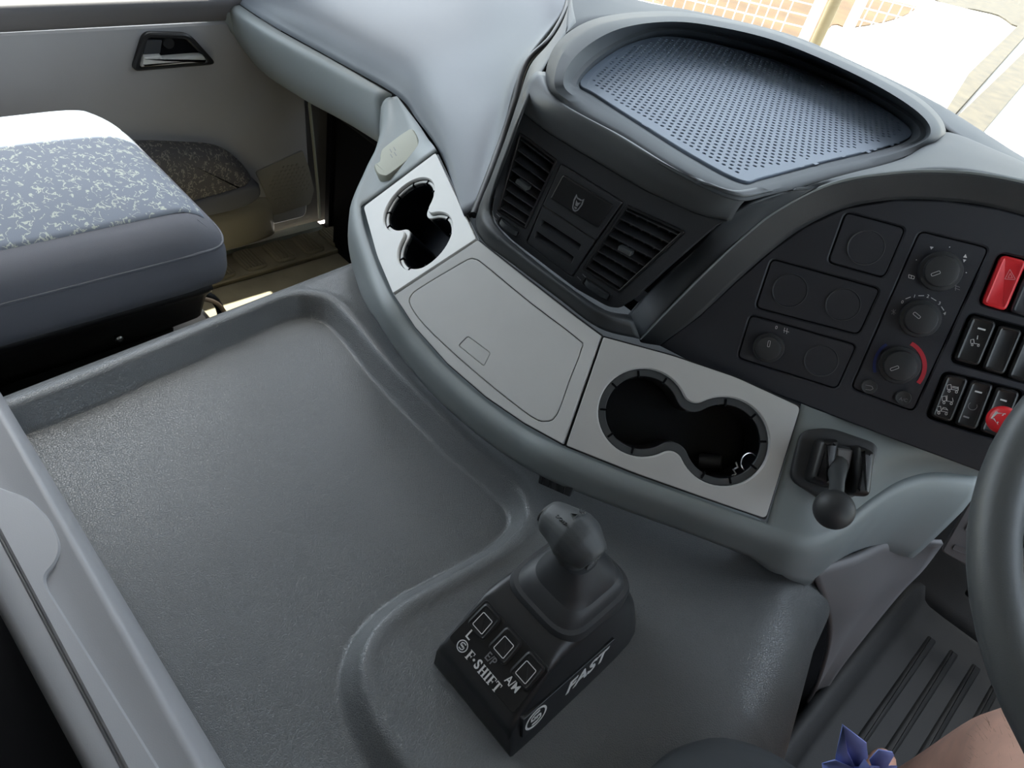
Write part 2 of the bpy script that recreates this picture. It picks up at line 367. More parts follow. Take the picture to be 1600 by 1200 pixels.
# -------- passenger door
DX = -1.10
dl = root('door_1', 'grey passenger door with dark top pad and cloth pocket insert', 'door', (DX, .4, FZ)); dl['kind'] = 'structure'
for k in ('label', 'category'): del dl[k]
def dp(a, b, x=DX): return at(a, b, x=x)
plD = Pl((DX, .6, -.1), (1, 0, 0), (0, 1, 0))
def Dq(pts): return plD.ps(pts)
zt = dp(0, 50)[2]
dy1 = dp(480, 200)[1]
panel_out = [(-.75, FZ + .05), (dy1, FZ + .05), (dy1 + .005, -.25), (dy1 - .01, .0), (dy1 - .02, zt - .005), (-.75, zt + .0)]
panel_out = [np.array([y - .6, z + .1]) for y, z in panel_out]
plate('door_panel', plD, rnd(panel_out, .02), 'door', dl, h0=-.03, h1=0, bev=.004)
# rounded dark top pad
rows = []
for k, (dx, z) in enumerate([(0.002, zt), (.008, zt + .008), (.014, zt + .022), (.018, zt + .040), (.010, zt + .050), (-.03, zt + .054)]):
    rows.append([np.array([DX + dx, y, z]) for y in (-.75, 0, .5, dy1 + .02)])
surf('top_pad', rows, 'doordark', dl, 3, 4, th=.004, toward=(0, .3, .8), label='dark grey padded window sill of the door')
# swelling lower part of the door, beige
rows = []
for f_, dx, z in ((0, .0, -.30), (.3, .03, -.33), (.6, .045, -.37), (1, .05, FZ + .045)):
    rows.append([np.array([DX + dx * s, y, z + (1 - s) * -.02]) for y, s in ((-.6, 1), (0, 1), (.4, 1), (.62, 1), (.74, .9), (.81, .5), (.84, 0.02))])
surf('lower_pocket', rows, 'beige', dl, 4, 4, toward=(0, .3, .8), label='beige moulded lower pocket of the door')
# cloth insert bulging out of the door
ins = Dq([(170, 222), (215, 219), (280, 221), (335, 226), (368, 246), (388, 272), (394, 292), (380, 306), (345, 317), (315, 323), (240, 345), (160, 370), (60, 400), (40, 300)])
ins = spline(ins, 3, True)
v, f = ringloft(plD, ins, [(0, -.002), (0, .010), (.006, .022), (.018, .033), (.03, .038)])
io = mesh('cloth_insert', v, f, 'patterndark', dl, True, 60, label='bulging door insert in patterned grey cloth')
cush = spline(Dq([(250, 312), (300, 297), (345, 285), (388, 274), (396, 292), (380, 308), (345, 320), (315, 327), (240, 350), (150, 378), (130, 350)]), 3, True)
v, f = ringloft(plD, cush, [(0, .0), (0, .030), (.004, .040), (.012, .044)])
mesh('insert_roll', v, f, 'seatside', dl, True, 60, label='plain dark blue-grey lower roll of the cloth insert')
# speaker grille
gq = Dq([(398, 268), (472, 234), (482, 262), (490, 296), (484, 318), (426, 336), (413, 300)])
sp = plate('speaker_grille', plD, rnd(gq, .008), 'grille', dl, h0=0, h1=.004, bev=.001, label='beige speaker grille low on the door')
cg = sum(gq) / len(gq); hv = []
for i in range(-6, 7):
    for j in range(-6, 7):
        q = cg + np.array([i * .0125 + (j % 2) * .006, j * .0108])
        if np.linalg.norm(q - cg) < .062: hv.append(plate_vf(plD, circ(q, .0042, 6), (), .0042, .0058, .0006))
v, f = join(hv); o = mesh('grille_cell', v, f, 'grille', sp, False); o['kind'] = 'stuff'
# inner handle: black frame, dark cup, silver lever
hb = rnd(Dq([(222, 48), (293, 50), (336, 98), (203, 109)]), .016)
hi_ = rnd(Dq([(228, 56), (287, 58), (322, 93), (214, 102)]), .008)
hbo = plate('handle_bezel', plD, hb, 'black', dl, holes=[hi_], h0=0, h1=.012, bev=.003, label='black frame around the inner door handle')
plate('handle_cup', plD, hi_, 'deep', hbo, h0=.0005, h1=.002, bev=0)
v, f = ringloft(plD, rnd(Dq([(218, 83), (246, 81), (249, 86), (312, 81), (320, 93), (215, 101)]), .004), [(0, .002), (0, .012), (.002, .016), (.006, .017)])
mesh('handle_lever', v, f, 'lever', hbo, label='silver door release lever')
plate('handle_block', plD, rnd(Dq([(226, 60), (250, 60), (247, 81), (220, 82)]), .003), 'pod', hbo, h0=.002, h1=.010, bev=.001)
plate('lock_button', plD, circ(plD.p(262, 66), .011, 20), 'black', hbo, h0=.002, h1=.007, bev=.001)
# door outer skin above/around window: passenger pillars, header, added divider to block sun
v, f = join([box_vf((DX - .04, -.55, .76), (.05, .6, 1.30)), box_vf((DX - .04, .65, 1.39), (.05, 1.75, .06)), box_vf((DX - .045, .81, .74), (.04, .22, 1.26)), box_vf((DX - .05, .33, -.17), (.03, 2.34, .56)), tube_vf([(DX - .04, 1.50, .10), (DX - .04, 1.56, .4), (DX - .04, 1.50, 1.42)], .04, 8)])
mesh('wall_left', v, f, 'roof', None, True, 30, kind='structure')
pane('window_3', [(DX - .035, -.25, .12), (DX - .035, 1.42, .12), (DX - .035, 1.45, 1.36), (DX - .035, -.25, 1.36)])
# black door-gap rubber with its pale seam line, sill strip
tube('door_seal', [dp(476, 150) + (.004, .012, .12), dp(479, 165) + (.004, .006, 0), dp(486, 230) + (.004, .006, 0), dp(494, 300) + (.004, .004, 0), dp(498, 320) + (.006, 0, -.04)], .004, 'cap', dl, 6, label='pale door seal edge beside the dark gap')
v, f = box_vf((DX + .008, .1, FZ + .012), (.03, 1.75, .024)); sl = mesh('trim_1', v, f, 'cap', None, False, kind='structure')
v, f = join([box_vf((DX + .005, 1.26, -.16), (.02, .52, .58)), box_vf((DX + .03, 1.02, -.16), (.03, .02, .58)), box_vf((DX + .04, 1.10, -.16), (.03, .015, .58)), box_vf((DX + .05, 1.18, -.16), (.03, .015, .58))])
mesh('trim_2', v, f, 'deep', None, False, kind='structure')

# -------- cab floor details on the passenger side: pressed pads along the sill
plF = Pl((0, 0, FZ), (0, 0, 1), (1, 0, 0))
v, f = plate_vf(plF, rnd([np.array(p) for p in ((-1.083, .1), (-.975, .1), (-.975, 1.12), (-1.083, 1.12))], .01), (), 0, .012, .003)
st = mesh('tread_strip', v, f, 'floor', floor, True, 30, label='raised tread strip along the door sill')
for i in range(8):
    y = .36 + i * .085
    q = [np.array(p) for p in ((-1.075, y), (-.985, y), (-.985, y + .06), (-1.075, y + .06))]
    plate('tread_pad', plF, rnd(q, .018), 'floor', st, h0=.012, h1=.019, bev=.003)
v, f = join([plate_vf(plF, rnd([np.array(p) for p in ((-1.068, y), (-.992, y), (-.992, y + .004), (-1.068, y + .004))], .001), (), .019, .0215, .0008) for i in range(8) for y in np.arange(.364 + i * .085, .364 + i * .085 + .048, .0085)])
o = mesh('tread_rib', v, f, 'floor', st, False); o['kind'] = 'stuff'

# ================================================================== ENGINE COVER with its sunken tray
outer_px = [(-60, 660), (20, 636), (110, 603), (200, 566), (300, 524), (390, 486), (440, 466), (475, 461), (515, 470), (550, 500), (600, 560), (660, 622), (720, 680), (780, 730), (812, 762), (826, 795), (818, 822), (780, 858), (700, 903), (630, 942), (585, 985), (566, 1030), (568, 1075), (590, 1130), (630, 1190), (680, 1260), (720, 1330), (300, 1500), (-300, 900)]
poly = np.array([at(a, b, z=0)[:2] for a, b in outer_px]); poly = np.array(spline(poly[:-2], 4) + [poly[-2], poly[-1]])
poly[-2] = (poly[-3][0], -.15); poly[-1] = (-.36, -.15)
def sdf(X, Y):
    d = np.full(X.shape, 1e9); ins = np.zeros(X.shape, bool); n = len(poly)
    for i in range(n):
        a = poly[i]; b = poly[(i + 1) % n]; e = b - a; L2 = e @ e + 1e-12
        t = np.clip(((X - a[0]) * e[0] + (Y - a[1]) * e[1]) / L2, 0, 1)
        d = np.minimum(d, np.hypot(X - a[0] - t * e[0], Y - a[1] - t * e[1]))
        c = ((a[1] > Y) != (b[1] > Y)) & (X < (b[0] - a[0]) * (Y - a[1]) / (b[1] - a[1] + 1e-12) + a[0]); ins ^= c
    return np.where(ins, d, -d)
ys = np.arange(.045, .93, .0035)
def cross(y):
    xl = np.interp(y, [-.1, .07, .59, .95], [-.335, -.350, -.398, -.43]); xr = np.interp(y, [0, .36, .49, .69, .95], [.55, .55, .548, .492, .45])
    pts = [(xl - .012, FZ), (xl - .010, -.2), (xl - .006, -.05), (xl, -.016), (xl + .005, -.006), (xl + .014, -.001), (xl + .024, 0)]
    xs = np.arange(xl + .028, xr - .10, .0035)
    n = 244; xs = np.linspace(xl + .028, xr - .105, n); pts += [(x, 0) for x in xs]
    for t in np.linspace(0, 1, 14)[1:]:
        an = t * math.pi / 2; pts.append((xr - .105 + .105 * math.sin(an), -.13 + .13 * math.cos(an)))
    pts += [(xr + .008, -.25), (xr + .015, FZ)]
    return np.array(pts)
C = [cross(y) for y in ys]; W = len(C[0])
X = np.array([c[:, 0] for c in C]); Z = np.array([c[:, 1] for c in C]); Y = np.repeat(ys[:, None], W, 1)
S = sdf(X, Y); t_ = np.clip(S / .021, 0, 1); e_ = .14; t_ = np.where(t_ < e_, t_ * t_ / (2 * e_), np.where(t_ > 1 - e_, 1 - e_ - (1 - t_) ** 2 / (2 * e_), t_ - e_ / 2)) / (1 - e_); Z = Z - .028 * t_ * (Z > -.03)
rim = np.exp(-((S + .008) / .009) ** 2) * .0025; Z = Z + rim * (Z > -.03)
V = np.stack([X, Y, Z], -1).reshape(-1, 3); H = len(ys)
Fc = [(j * W + i, j * W + i + 1, (j + 1) * W + i + 1, (j + 1) * W + i) for j in range(H - 1) for i in range(W - 1)]
ec = mesh('engine_cover', V, Fc, 'cover', None, True, 70); tag(ec, 'broad dark grey grained engine cover with sunken tray between the seats', 'engine cover')

# ================================================================== DASHBOARD
dash = root('dashboard', 'grey and black dashboard with raised air vent housing and switch panel', 'dashboard', (0, 1.2, FZ))
# left (passenger) soft top pad
rows = [A((340, -22, .160), (372, 4, .160), (430, 42, .16), (520, 92, .16), (618, 148, .165), (652, 188, .178), (688, 240, .195), (724, 335, .205)),
        A((330, -80, .20), (392, -50, .205), (470, 0, .212), (565, 48, .215), (650, 100, .218), (680, 160, .218), (705, 230, .215), (729, 332, .207)),
        A((420, -160, .25), (500, -130, .255), (600, -70, .26), (690, -20, .268), (745, 50, .262), (748, 130, .25), (738, 220, .23), (733, 330, .209)),
        A((560, -260, .29), (640, -200, .29), (740, -120, .30), (820, -50, .31), (846, 20, .305), (800, 110, .272), (770, 210, .24), (737, 328, .211)),
        A((700, -330, .29), (780, -240, .295), (840, -150, .30), (880, -70, .31), (886, 2, .315), (818, 100, .288), (786, 200, .252), (742, 330, .21))]
surf('left_top_pad', rows, 'padblue', dash, 8, 6, th=.004, label='blue-grey grained pad in front of the passenger')
# dark groove piping between the pads
gp = A((700, -330, .285), (800, -230, .29), (860, -110, .30), (886, -40, .312), (888, 5, .316), (862, 58, .306), (822, 100, .289), (804, 160, .268), (786, 215, .248), (764, 275, .226), (740, 336, .208))
tube('seam_bead', spline(gp, 6), .0055, 'black', dash, 8, label='black seam bead beside the blue-grey pad')
# leather frame around the vent housing
inn = A((900, 34, .345), (876, 62, .345), (854, 98, .345), (830, 138, .34), (810, 185, .325), (792, 235, .30), (772, 290, .266), (766, 330, .240), (784, 362, .230), (830, 402, .225), (890, 448, .225), (945, 484, .224), (985, 492, .222))
out = A((891, -12, .322), (884, 34, .320), (864, 66, .316), (832, 100, .305), (814, 160, .280), (797, 215, .258), (774, 275, .234), (744, 338, .206), (752, 374, .202), (800, 412, .202), (868, 463, .202), (935, 512, .202), (1000, 530, .200))
mid = [(a + b) / 2 + np.array([-.001, -.006, .009]) for a, b in zip(inn, out)]
surf('vent_surround', [inn, mid, out], 'leather', dash, 6, 5, label='grained dark frame around the vent housing')
# dash top between housing and windscreen, and right top with the hood ridge
pod_o = A((884, 52, .345), (900, 42, .345), (944, 28, .345), (1040, 20, .345), (1120, 30, .345), (1222, 56, .345), (1350, 108, .345), (1440, 158, .345), (1478, 200, .345), (1530, 230, .342), (1620, 268, .335), (1700, 300, .33))
edg = A((888, -12, .33), (925, -40, .325), (985, -4, .325), (1084, 18, .325), (1148, 34, .325), (1262, 66, .325), (1395, 130, .325), (1470, 166, .325), (1540, 208, .325), (1600, 246, .32), (1680, 290, .315), (1760, 330, .31))
edg2 = [p + np.array([-.005, .03, -.02]) for p in edg]; edg3 = [p + np.array([-.005, .05, -.08]) for p in edg]
surf('rear_top_panel', [pod_o, [(a + b) / 2 + (0, 0, .004) for a, b in zip(pod_o, edg)], edg, edg2, edg3], 'dash', dash, 6, 4, toward=(.3, .6, 1.5), label='blue-grey dash top strip below the windscreen')
Pp = A((985, 492, .222), (1020, 449, .240), (1080, 396, .272), (1125, 350, .305), (1180, 317, .332), (1300, 283, .345), (1415, 246, .347), (1472, 206, .346), (1560, 236, .340), (1700, 300, .335))
Hh = [plC.hit(a, b, o) for (a, b), o in zip(((1000, 530), (1050, 478), (1110, 418), (1160, 372), (1215, 329), (1300, 287), (1400, 270), (1480, 268), (1560, 277), (1720, 312)), (.003, .008, .014, .018, .020, .018, .016, .016, .018, .020))]
Ii = A((1010, 533, .192), (1064, 486, .225), (1128, 430, .270), (1180, 384, .303), (1234, 344, .328), (1312, 304, .346), (1402, 288, .355), (1480, 288, .357), (1560, 297, .357), (1720, 334, .35))
Ff_px = [(1030, 540), (1092, 494), (1150, 440), (1205, 392), (1258, 354), (1325, 324), (1402, 312), (1480, 314), (1560, 326), (1720, 372)]
Ff = [plC.hit(a, b) for a, b in Ff_px]
mid1 = [(a * .5 + b * .5) + np.array([-.002, -.002, .004]) * min(1, i / 3) for i, (a, b) in enumerate(zip(Pp, Hh))]
surf('hood_top', [Pp, mid1, Hh], 'dash', dash, 6, 6, label='smooth dark ridge running from the vents over the switch panel')
Ii = [a * .86 + b * .14 + np.array([0, 0, -.004]) for a, b in zip(Hh, Ff)]
surf('hood_lining', [Hh, Ii, Ff], 'leather', dash, 6, 5, toward=(.45, .2, .45), label='grained black inner lip of the switch panel hood')
# ---- vent housing: tray walls and brow
K = 16
mat_px = [(906, 133), (935, 100), (985, 70), (1040, 59), (1110, 69), (1220, 100), (1330, 145), (1400, 185), (1422, 210), (1395, 228), (1280, 256), (1190, 280), (1155, 285), (1080, 246), (1000, 196), (930, 151)]
L0 = [at(a, b, z=zr(.338)) for a, b in mat_px]
L1 = A((900, 132, .350), (931, 93, .358), (984, 61, .36), (1040, 47, .36), (1110, 54, .36), (1212, 81, .36), (1326, 127, .36), (1414, 178, .36), (1438, 210, .358), (1400, 231, .348), (1284, 260, .3425), (1192, 284, .3425), (1154, 289, .3425), (1078, 250, .3425), (998, 199, .3425), (924, 153, .344))
L1b = [p + np.array([0, 0, .0012]) + (p - np.mean(L1, 0)) * .028 for p in L1]
L2 = A((880, 128, .362), (905, 82, .372), (965, 46, .384), (1040, 34, .386), (1112, 40, .386), (1216, 65, .386), (1340, 118, .386), (1428, 170, .384), (1454, 208, .378), (1412, 235, .358), (1290, 266, .347), (1200, 291, .3455), (1153, 297, .345), (1071, 256, .345), (988, 204, .345), (908, 158, .349))
L3 = A((866, 128, .360), (888, 72, .370), (950, 36, .382), (1040, 26, .384), (1116, 32, .384), (1221, 57, .384), (1348, 111, .384), (1438, 163, .382), (1468, 208, .376), (1420, 242, .356), (1298, 272, .347), (1205, 297, .3455), (1151, 304, .3445), (1064, 262, .345), (981, 210, .345), (892, 160, .349))
L4 = A((852, 126, .346), (873, 64, .348), (938, 27, .35), (1040, 17, .35), (1119, 27, .35), (1225, 53, .35), (1352, 107, .35), (1444, 158, .35), (1478, 208, .35), (1428, 248, .35), (1304, 278, .345), (1208, 303, .343), (1149, 311, .342), (1058, 270, .343), (974, 218, .343), (878, 166, .344))
surf('tray_surround', [L0, [p * .35 + q * .65 for p, q in zip(L0, L1)], L1, L1b, [(p + q) / 2 for p, q in zip(L1b, L2)], L2, L3, L4], 'dash', dash, 8, 1, closed=True, toward=(.1, .95, 2), label='stepped blue-black rim around the perforated mat', th=.002, sharp=32)
flo = [at(a, b, z=zr(.3335)) for a, b in mat_px]; cen = np.mean(flo, 0)
v = [cen + (p - cen) * 1.04 for p in spline(flo, 4, True)]
mesh('tray_floor', v + [p - (0, 0, .004) for p in v], [tuple(range(len(v)))[::-1] if area2([(q[0], q[1]) for q in v]) < 0 else tuple(range(len(v))), tuple(range(len(v), 2 * len(v)))], 'deep', dash, False)
# brow
br0 = A((852, 112, .347), (880, 160, .3455), (975, 214, .3445), (1060, 266, .3445), (1150, 307, .3435), (1206, 300, .3445))
crs_px = [(814, 173), (858, 208), (930, 251), (1010, 298), (1090, 334), (1142, 345)]
br3 = [plP.hit(a, b, .003) for a, b in crs_px]
br1 = [a * .70 + b * .30 + np.array([-.002, -.008, .012]) for a, b in zip(br0, br3)]; br2 = [a * .32 + b * .68 + np.array([-.002, -.009, .010]) for a, b in zip(br0, br3)]
surf('vent_brow', [br0, br1, br2, br3], 'brow', dash, 6, 6, label='smooth black brow above the air vents')
tube('hood_glint', spline([p + np.array([0, 0, .0006]) for p in Hh], 6), 0.0017, 'shelf', dash, 6, label='thin painted highlight line along the hood ridge')  # paler tube stands in for the highlight on the ridge
# ---- vent housing face with openings
face = crs_px + [(1120, 352), (1090, 378), (1040, 422), (990, 468), (968, 482), (950, 480), (900, 452), (850, 414), (800, 376), (776, 352), (768, 330), (776, 288), (794, 232)]
vl = [(812, 207), (871, 251), (821, 358), (777, 330)]
vr = [(979, 320), (1070, 362), (968, 457), (911, 420)]
cp = [(877, 256), (974, 316), (894, 433), (822, 378)]
holes = [rnd(plP.ps(q), .003) for q in (vl, vr, cp)]
plate('vent_face', plP, rnd(plP.ps(face), .006, 3), 'pod', dash, holes=holes, h0=-.012, h1=0, bev=.0012, label='black face plate holding the air vents')
def vent(q, lab):
    Q = plP.ps(q)
    rim = rnd(Q, .003); c = sum(Q) / 4
    inner = offset(ccw(dedup(rim)), .0025)
    vt = plate('air_vent', plP, offset(ccw(dedup(rim)), -.0005), 'black', dash, holes=[inner], h0=-.03, h1=.0012, bev=.0006, label=lab)
    plate('vent_back', plP, rim, 'deep', vt, h0=-.034, h1=-.030, bev=0)
    n = 8
    for k in range(n):
        t = (k + .6) / n; a = Q[0] * (1 - t) + Q[3] * t; b = Q[1] * (1 - t) + Q[2] * t
        d = (b - a) / np.linalg.norm(b - a); a = a + d * .003; b = b - d * .003; nn = np.array([-d[1], d[0]])
        up = nn if nn[1] > 0 else -nn
        # a blade leaning back into the duct
        P0, P1 = plP.w(a, -.001), plP.w(b, -.001); P2, P3 = plP.w(b + up * .0045, -.014), plP.w(a + up * .0045, -.014); th = plP.v * .0012
        vv = [P0, P1, P2, P3, P0 + th, P1 + th, P2 + th, P3 + th]
        mesh('slat', vv, [(0, 1, 2, 3), (7, 6, 5, 4), (0, 4, 5, 1), (1, 5, 6, 2), (2, 6, 7, 3), (3, 7, 4, 0)], 'pod', vt, False)
    for k in range(4):
        t = (k + 1) / 5; a = Q[0] * (1 - t) + Q[1] * t; b = Q[3] * (1 - t) + Q[2] * t
        v, f = plate_vf(plP, strip2d([a, b], .0012), (), -.028, -.016, 0); mesh('rear_blade', v, f, 'pod', vt, False)
    tc_ = c * .96 + (Q[0] + Q[3]) / 2 * .04; d = (Q[1] - Q[0]) / np.linalg.norm(Q[1] - Q[0]); nn = np.array([-d[1], d[0]])
    tb = [tc_ - d * .0085 - nn * .003, tc_ + d * .0085 - nn * .003, tc_ + d * .0085 + nn * .003, tc_ - d * .0085 + nn * .003]
    v, f = ringloft(plP, rnd(tb, .001, 2), [(0, -.004), (0, .005), (.0008, .006)]); mesh('tab', v, f, 'knob', vt, True, 30)
    return vt
vent(vl, 'left air vent with horizontal blades'); vent(vr, 'right air vent with horizontal blades')
# centre panel: blank cover with emblem, and card slots
cpl = plate('blank_cover', plP, rnd(plP.ps([(877, 257), (973, 316), (931, 375), (849, 320)]), .002), 'pod', dash, h0=-.012, h1=.0015, bev=.001, label='blank cover with a faint emblem between the vents')
v, f = ringloft(plP, rnd(plP.ps([(882, 272), (960, 320), (936, 356), (862, 309)]), .003), [(0, .001), (0, .0034), (.0015, .0045)]); mesh('cover_field', v, f, 'black', cpl, True, 30)
em = plP.p(905, 317); eu = (plP.p(915, 323) - plP.p(895, 311)); eu /= np.linalg.norm(eu); ev = np.array([-eu[1], eu[0]])
def eq(pts, s=1.0): return [em + eu * a * s + ev * b * s for a, b in pts]
shield = eq([(-.0055, .009), (-.003, .0065), (.003, .0065), (.0055, .009), (.0062, .002), (.004, -.007), (.0015, -.0098), (-.0015, -.0098), (-.004, -.007), (-.0062, .002)])
shield_in = eq([(-.0042, .0062), (-.0022, .0050), (.0022, .0050), (.0042, .0062), (.0047, .0015), (.003, -.006), (.001, -.008), (-.001, -.008), (-.003, -.006), (-.0047, .0015)])
v, f = join([plate_vf(plP, shield, [shield_in], .0045, .0052, 0), plate_vf(plP, eq([(-.003, .003), (.0, .001), (.003, .003), (.0015, -.003), (-.0015, -.003)]), (), .0045, .0052, 0), plate_vf(plP, eq([(-.002, -.0045), (.002, -.0045), (.001, -.0065), (-.001, -.0065)]), (), .0045, .0052, 0)])
mesh('emblem', v, f, 'greyp', cpl, False, label='small worn shield emblem')
s1 = plP.ps([(848, 343), (908, 382), (904, 391), (845, 352)]); s2 = plP.ps([(839, 361), (897, 401), (893, 411), (836, 371)])
sl_ = plate('slot_panel', plP, rnd(plP.ps([(848, 322), (930, 376), (893, 431), (824, 379)]), .002), 'pod', dash, holes=[rnd(s1, .001, 3), rnd(s2, .001, 3)], h0=-.012, h1=.001, bev=.0008, label='black panel with two card slots')
plate('slot_back', plP, rnd(plP.ps([(848, 322), (930, 376), (893, 431), (824, 379)]), .002), 'deep', sl_, h0=-.02, h1=-.012, bev=0)
for s in (s1, s2):   # sloping lower lip of each slot
    a, b = s[3], s[2]; v = [plP.w(a, .001), plP.w(b, .001), plP.w(b * .5 + s[1] * .5, -.010), plP.w(a * .5 + s[0] * .5, -.010)]; v += [p - plP.v * .0012 for p in v]
    mesh('slot_lip', v, [(0, 1, 2, 3), (7, 6, 5, 4), (0, 4, 5, 1), (1, 5, 6, 2), (2, 6, 7, 3), (3, 7, 4, 0)], 'pod', sl_, False)
for (ca, cb, lx) in (((781, 343), (810, 366), 'left'), ((913, 438), (952, 465), 'right')):
    a, b = plP.p(*ca), plP.p(*cb); d = (b - a) / np.linalg.norm(b - a); L_ = np.linalg.norm(b - a); nn = np.array([-d[1], d[0]])
    rc = rnd([a - nn * .0045, b - nn * .0045, b + nn * .0045, a + nn * .0045], .002)
    wr = plate('vent_wheel', plP, offset(ccw(dedup(rc)), -.0012), 'black', dash, holes=[rc], h0=-.001, h1=.0012, bev=.0004, label='small ribbed thumbwheel under the %s vent' % lx)
    ring = []
    for k in range(17):
        th = math.pi * k / 16; q = (a + b) / 2 - d * math.cos(th) * L_ * .46; ring.append((q, math.sin(th) * .0075))
    vv = []; ff = []
    for q, h in ring: vv += [plP.w(q - nn * .0032, h - .001), plP.w(q + nn * .0032, h - .001)]
    for k in range(16): ff.append((2 * k, 2 * k + 2, 2 * k + 3, 2 * k + 1))
    ff.append(tuple(range(0, 34, 2))[::-1]); ff.append(tuple(range(1, 34, 2)))
    mesh('wheel_disc', vv, ff, 'leather', wr, True, 30)
# faint line marks beside the thumbwheels
v, f = join([plate_vf(plP, strip2d(plP.ps([(a, b), (a + 6, b + 6)]), .0007), (), 0, .0004, 0) for a, b in ((770, 337), (776, 334), (902, 432), (910, 428))]); o = mesh('wheel_mark', v, f, 'greyp', dash, False); o['kind'] = 'stuff'

# ---- switch panel (cluster)
cl_px = [(1030, 540)] + Ff_px[1:] + [(1760, 560), (1700, 800), (1545, 742), (1400, 688), (1250, 630), (1100, 576)]
Q = plC.ps(cl_px)
rects = {
 'a': [(1322, 332), (1414, 357), (1381, 433), (1294, 409)],
 'b': [(1206, 405), (1374, 452), (1341, 522), (1181, 480)],
 'c': [(1173, 493), (1337, 540), (1307, 607), (1153, 559)],
 'h': [(1438, 362), (1544, 388), (1426, 642), (1331, 606)],
 'r1': [(1562, 396), (1640, 415), (1606, 494), (1530, 474)],
 'r2': [(1516, 490), (1640, 524), (1606, 598), (1486, 565)],
 'r3': [(1475, 581), (1600, 613), (1570, 690), (1448, 652)]}
RQ = {k: rnd(plC.ps(q), .006) for k, q in rects.items()}
plate('switch_fascia', plC, Q, 'cluster', dash, holes=[offset(ccw(dedup(r)), -.0012) for r in RQ.values()], h0=-.006, h1=0, bev=.0015, label='black switch fascia beside the steering wheel')
plate('fascia_back', plC, offset(ccw(dedup(Q)), .004), 'deep', dash, h0=-.009, h1=-.0062, bev=0)
def inset(key, name, lab, **k): return plate(name, plC, RQ[key], 'cluster', dash, h0=-.006, h1=-.0008, bev=.0010, label=lab, **k)
def ringmark(c, r, w_=.0006, h=-.0008, par=None, name='glint_ring', m='pod', a0=0, a1=360, hh=.0006):
    pts = [np.array([c[0] + r * math.cos(math.radians(a0 + (a1 - a0) * k / 40)), c[1] + r * math.sin(math.radians(a0 + (a1 - a0) * k / 40))]) for k in range(41)]
    if a1 - a0 >= 360: v, f = plate_vf(plC, circ(c, r + w_ / 2, 40), [circ(c, r - w_ / 2, 40)], h, h + hh, .0002)
    else: v, f = plate_vf(plC, strip2d(pts, w_), (), h, h + hh, 0)
    return mesh(name, v, f, m, par, False)
pa = inset('a', 'blank_panel', 'square blank panel with one round knock-out'); 
def rad(px, c, r): return np.linalg.norm(plC.p(c[0] + r, c[1]) - plC.p(c[0], c[1]))
def knock(par, c, r):
    R_ = rad(None, c, r); q = plC.p(*c); v, f = lathe_vf(plC, q, [(R_, -.0008), (R_, -.0004), (R_ - .0006, .0002), (R_ - .0012, -.0003), (0.0001, -.0003)], 40, False, True); mesh('knock_out', v, f, 'cluster', par, True, 30); ringmark(q, R_, .0005, -.0004, par, 'glint_ring', 'emboss')  # paler ring stands in for light caught on the bevel
knock(pa, (1353, 387), 30)
pb = inset('b', 'blank_panel', 'long blank panel with two round knock-outs'); knock(pb, (1234, 454), 28); knock(pb, (1317, 476), 28)
pc = inset('c', 'light_switch_panel', 'panel with a rotary light switch and a blank position'); knock(pc, (1283, 564), 27)
def knob_at(c, r, par, lab, ang, hgt=.013, name='knob'):
    q = plC.p(*c); R_ = rad(None, c, r)
    v, f = lathe_vf(plC, q, [(R_ * 1.0, -.001), (R_ * 1.0, .003), (R_ * .96, .0045), (R_ * .80, .005), (R_ * .79, hgt - .002), (R_ * .75, hgt - .0004), (R_ * .70, hgt), (.0002, hgt)], 40, False, True)
    kn = mesh(name, v, f, 'rubber', par, True, 30, lab)
    # grip ribs round the skirt and the pointer outline on top
    parts = []
    d = np.array([math.cos(ang), math.sin(ang)]); nn = np.array([-d[1], d[0]]); c0 = q + d * R_ * .30
    a, b = d * R_ * .21, nn * R_ * .08
    o1 = rnd([c0 - a - b, c0 + a - b, c0 + a + b, c0 - a + b], R_ * .06, 3)
    parts.append(plate_vf(plC, o1, [offset(ccw(dedup(o1)), .0004)], hgt, hgt + .0003, 0))
    v, f = join(parts); return kn, mesh('pointer_mark', v, f, 'white', par, False)
def rr(deg, c):  # screen-like angle (0 = right, 90 = up) in the plane
    a = plC.p(c[0] + 30 * math.cos(math.radians(deg)), c[1] - 30 * math.sin(math.radians(deg))) - plC.p(*c); return math.atan2(a[1], a[0])
knob_at((1201, 543), 25, pc, 'rotary light switch knob', rr(80, (1201, 543)), .011)
def txt(s, c, size, par, m='white', ang=0, h=-.0008, name='lettering', **k):
    v, f = text_vf(s, plC, plC.p(*c), size, ang, h, **k); return mesh(name, v, f, m, par, False)
tilt = rr(-13, (1400, 500))
txt('0', (1213, 512), .0055, pc, ang=tilt)
def marks(list_, par, m='white', h=-.0008, w_=.0005, name='symbol'):
    v, f = join([plate_vf(plC, strip2d(plC.ps([s[i], s[i + 1]]), w_), (), h, h + .0003, 0) for s in list_ for i in range(len(s) - 1)]); return mesh(name, v, f, m, par, False)
marks([[(1224, 516), (1233, 519)], [(1226, 512), (1225, 520)], [(1230, 513), (1229, 522)]], pc)
q = plC.p(1283, 564)
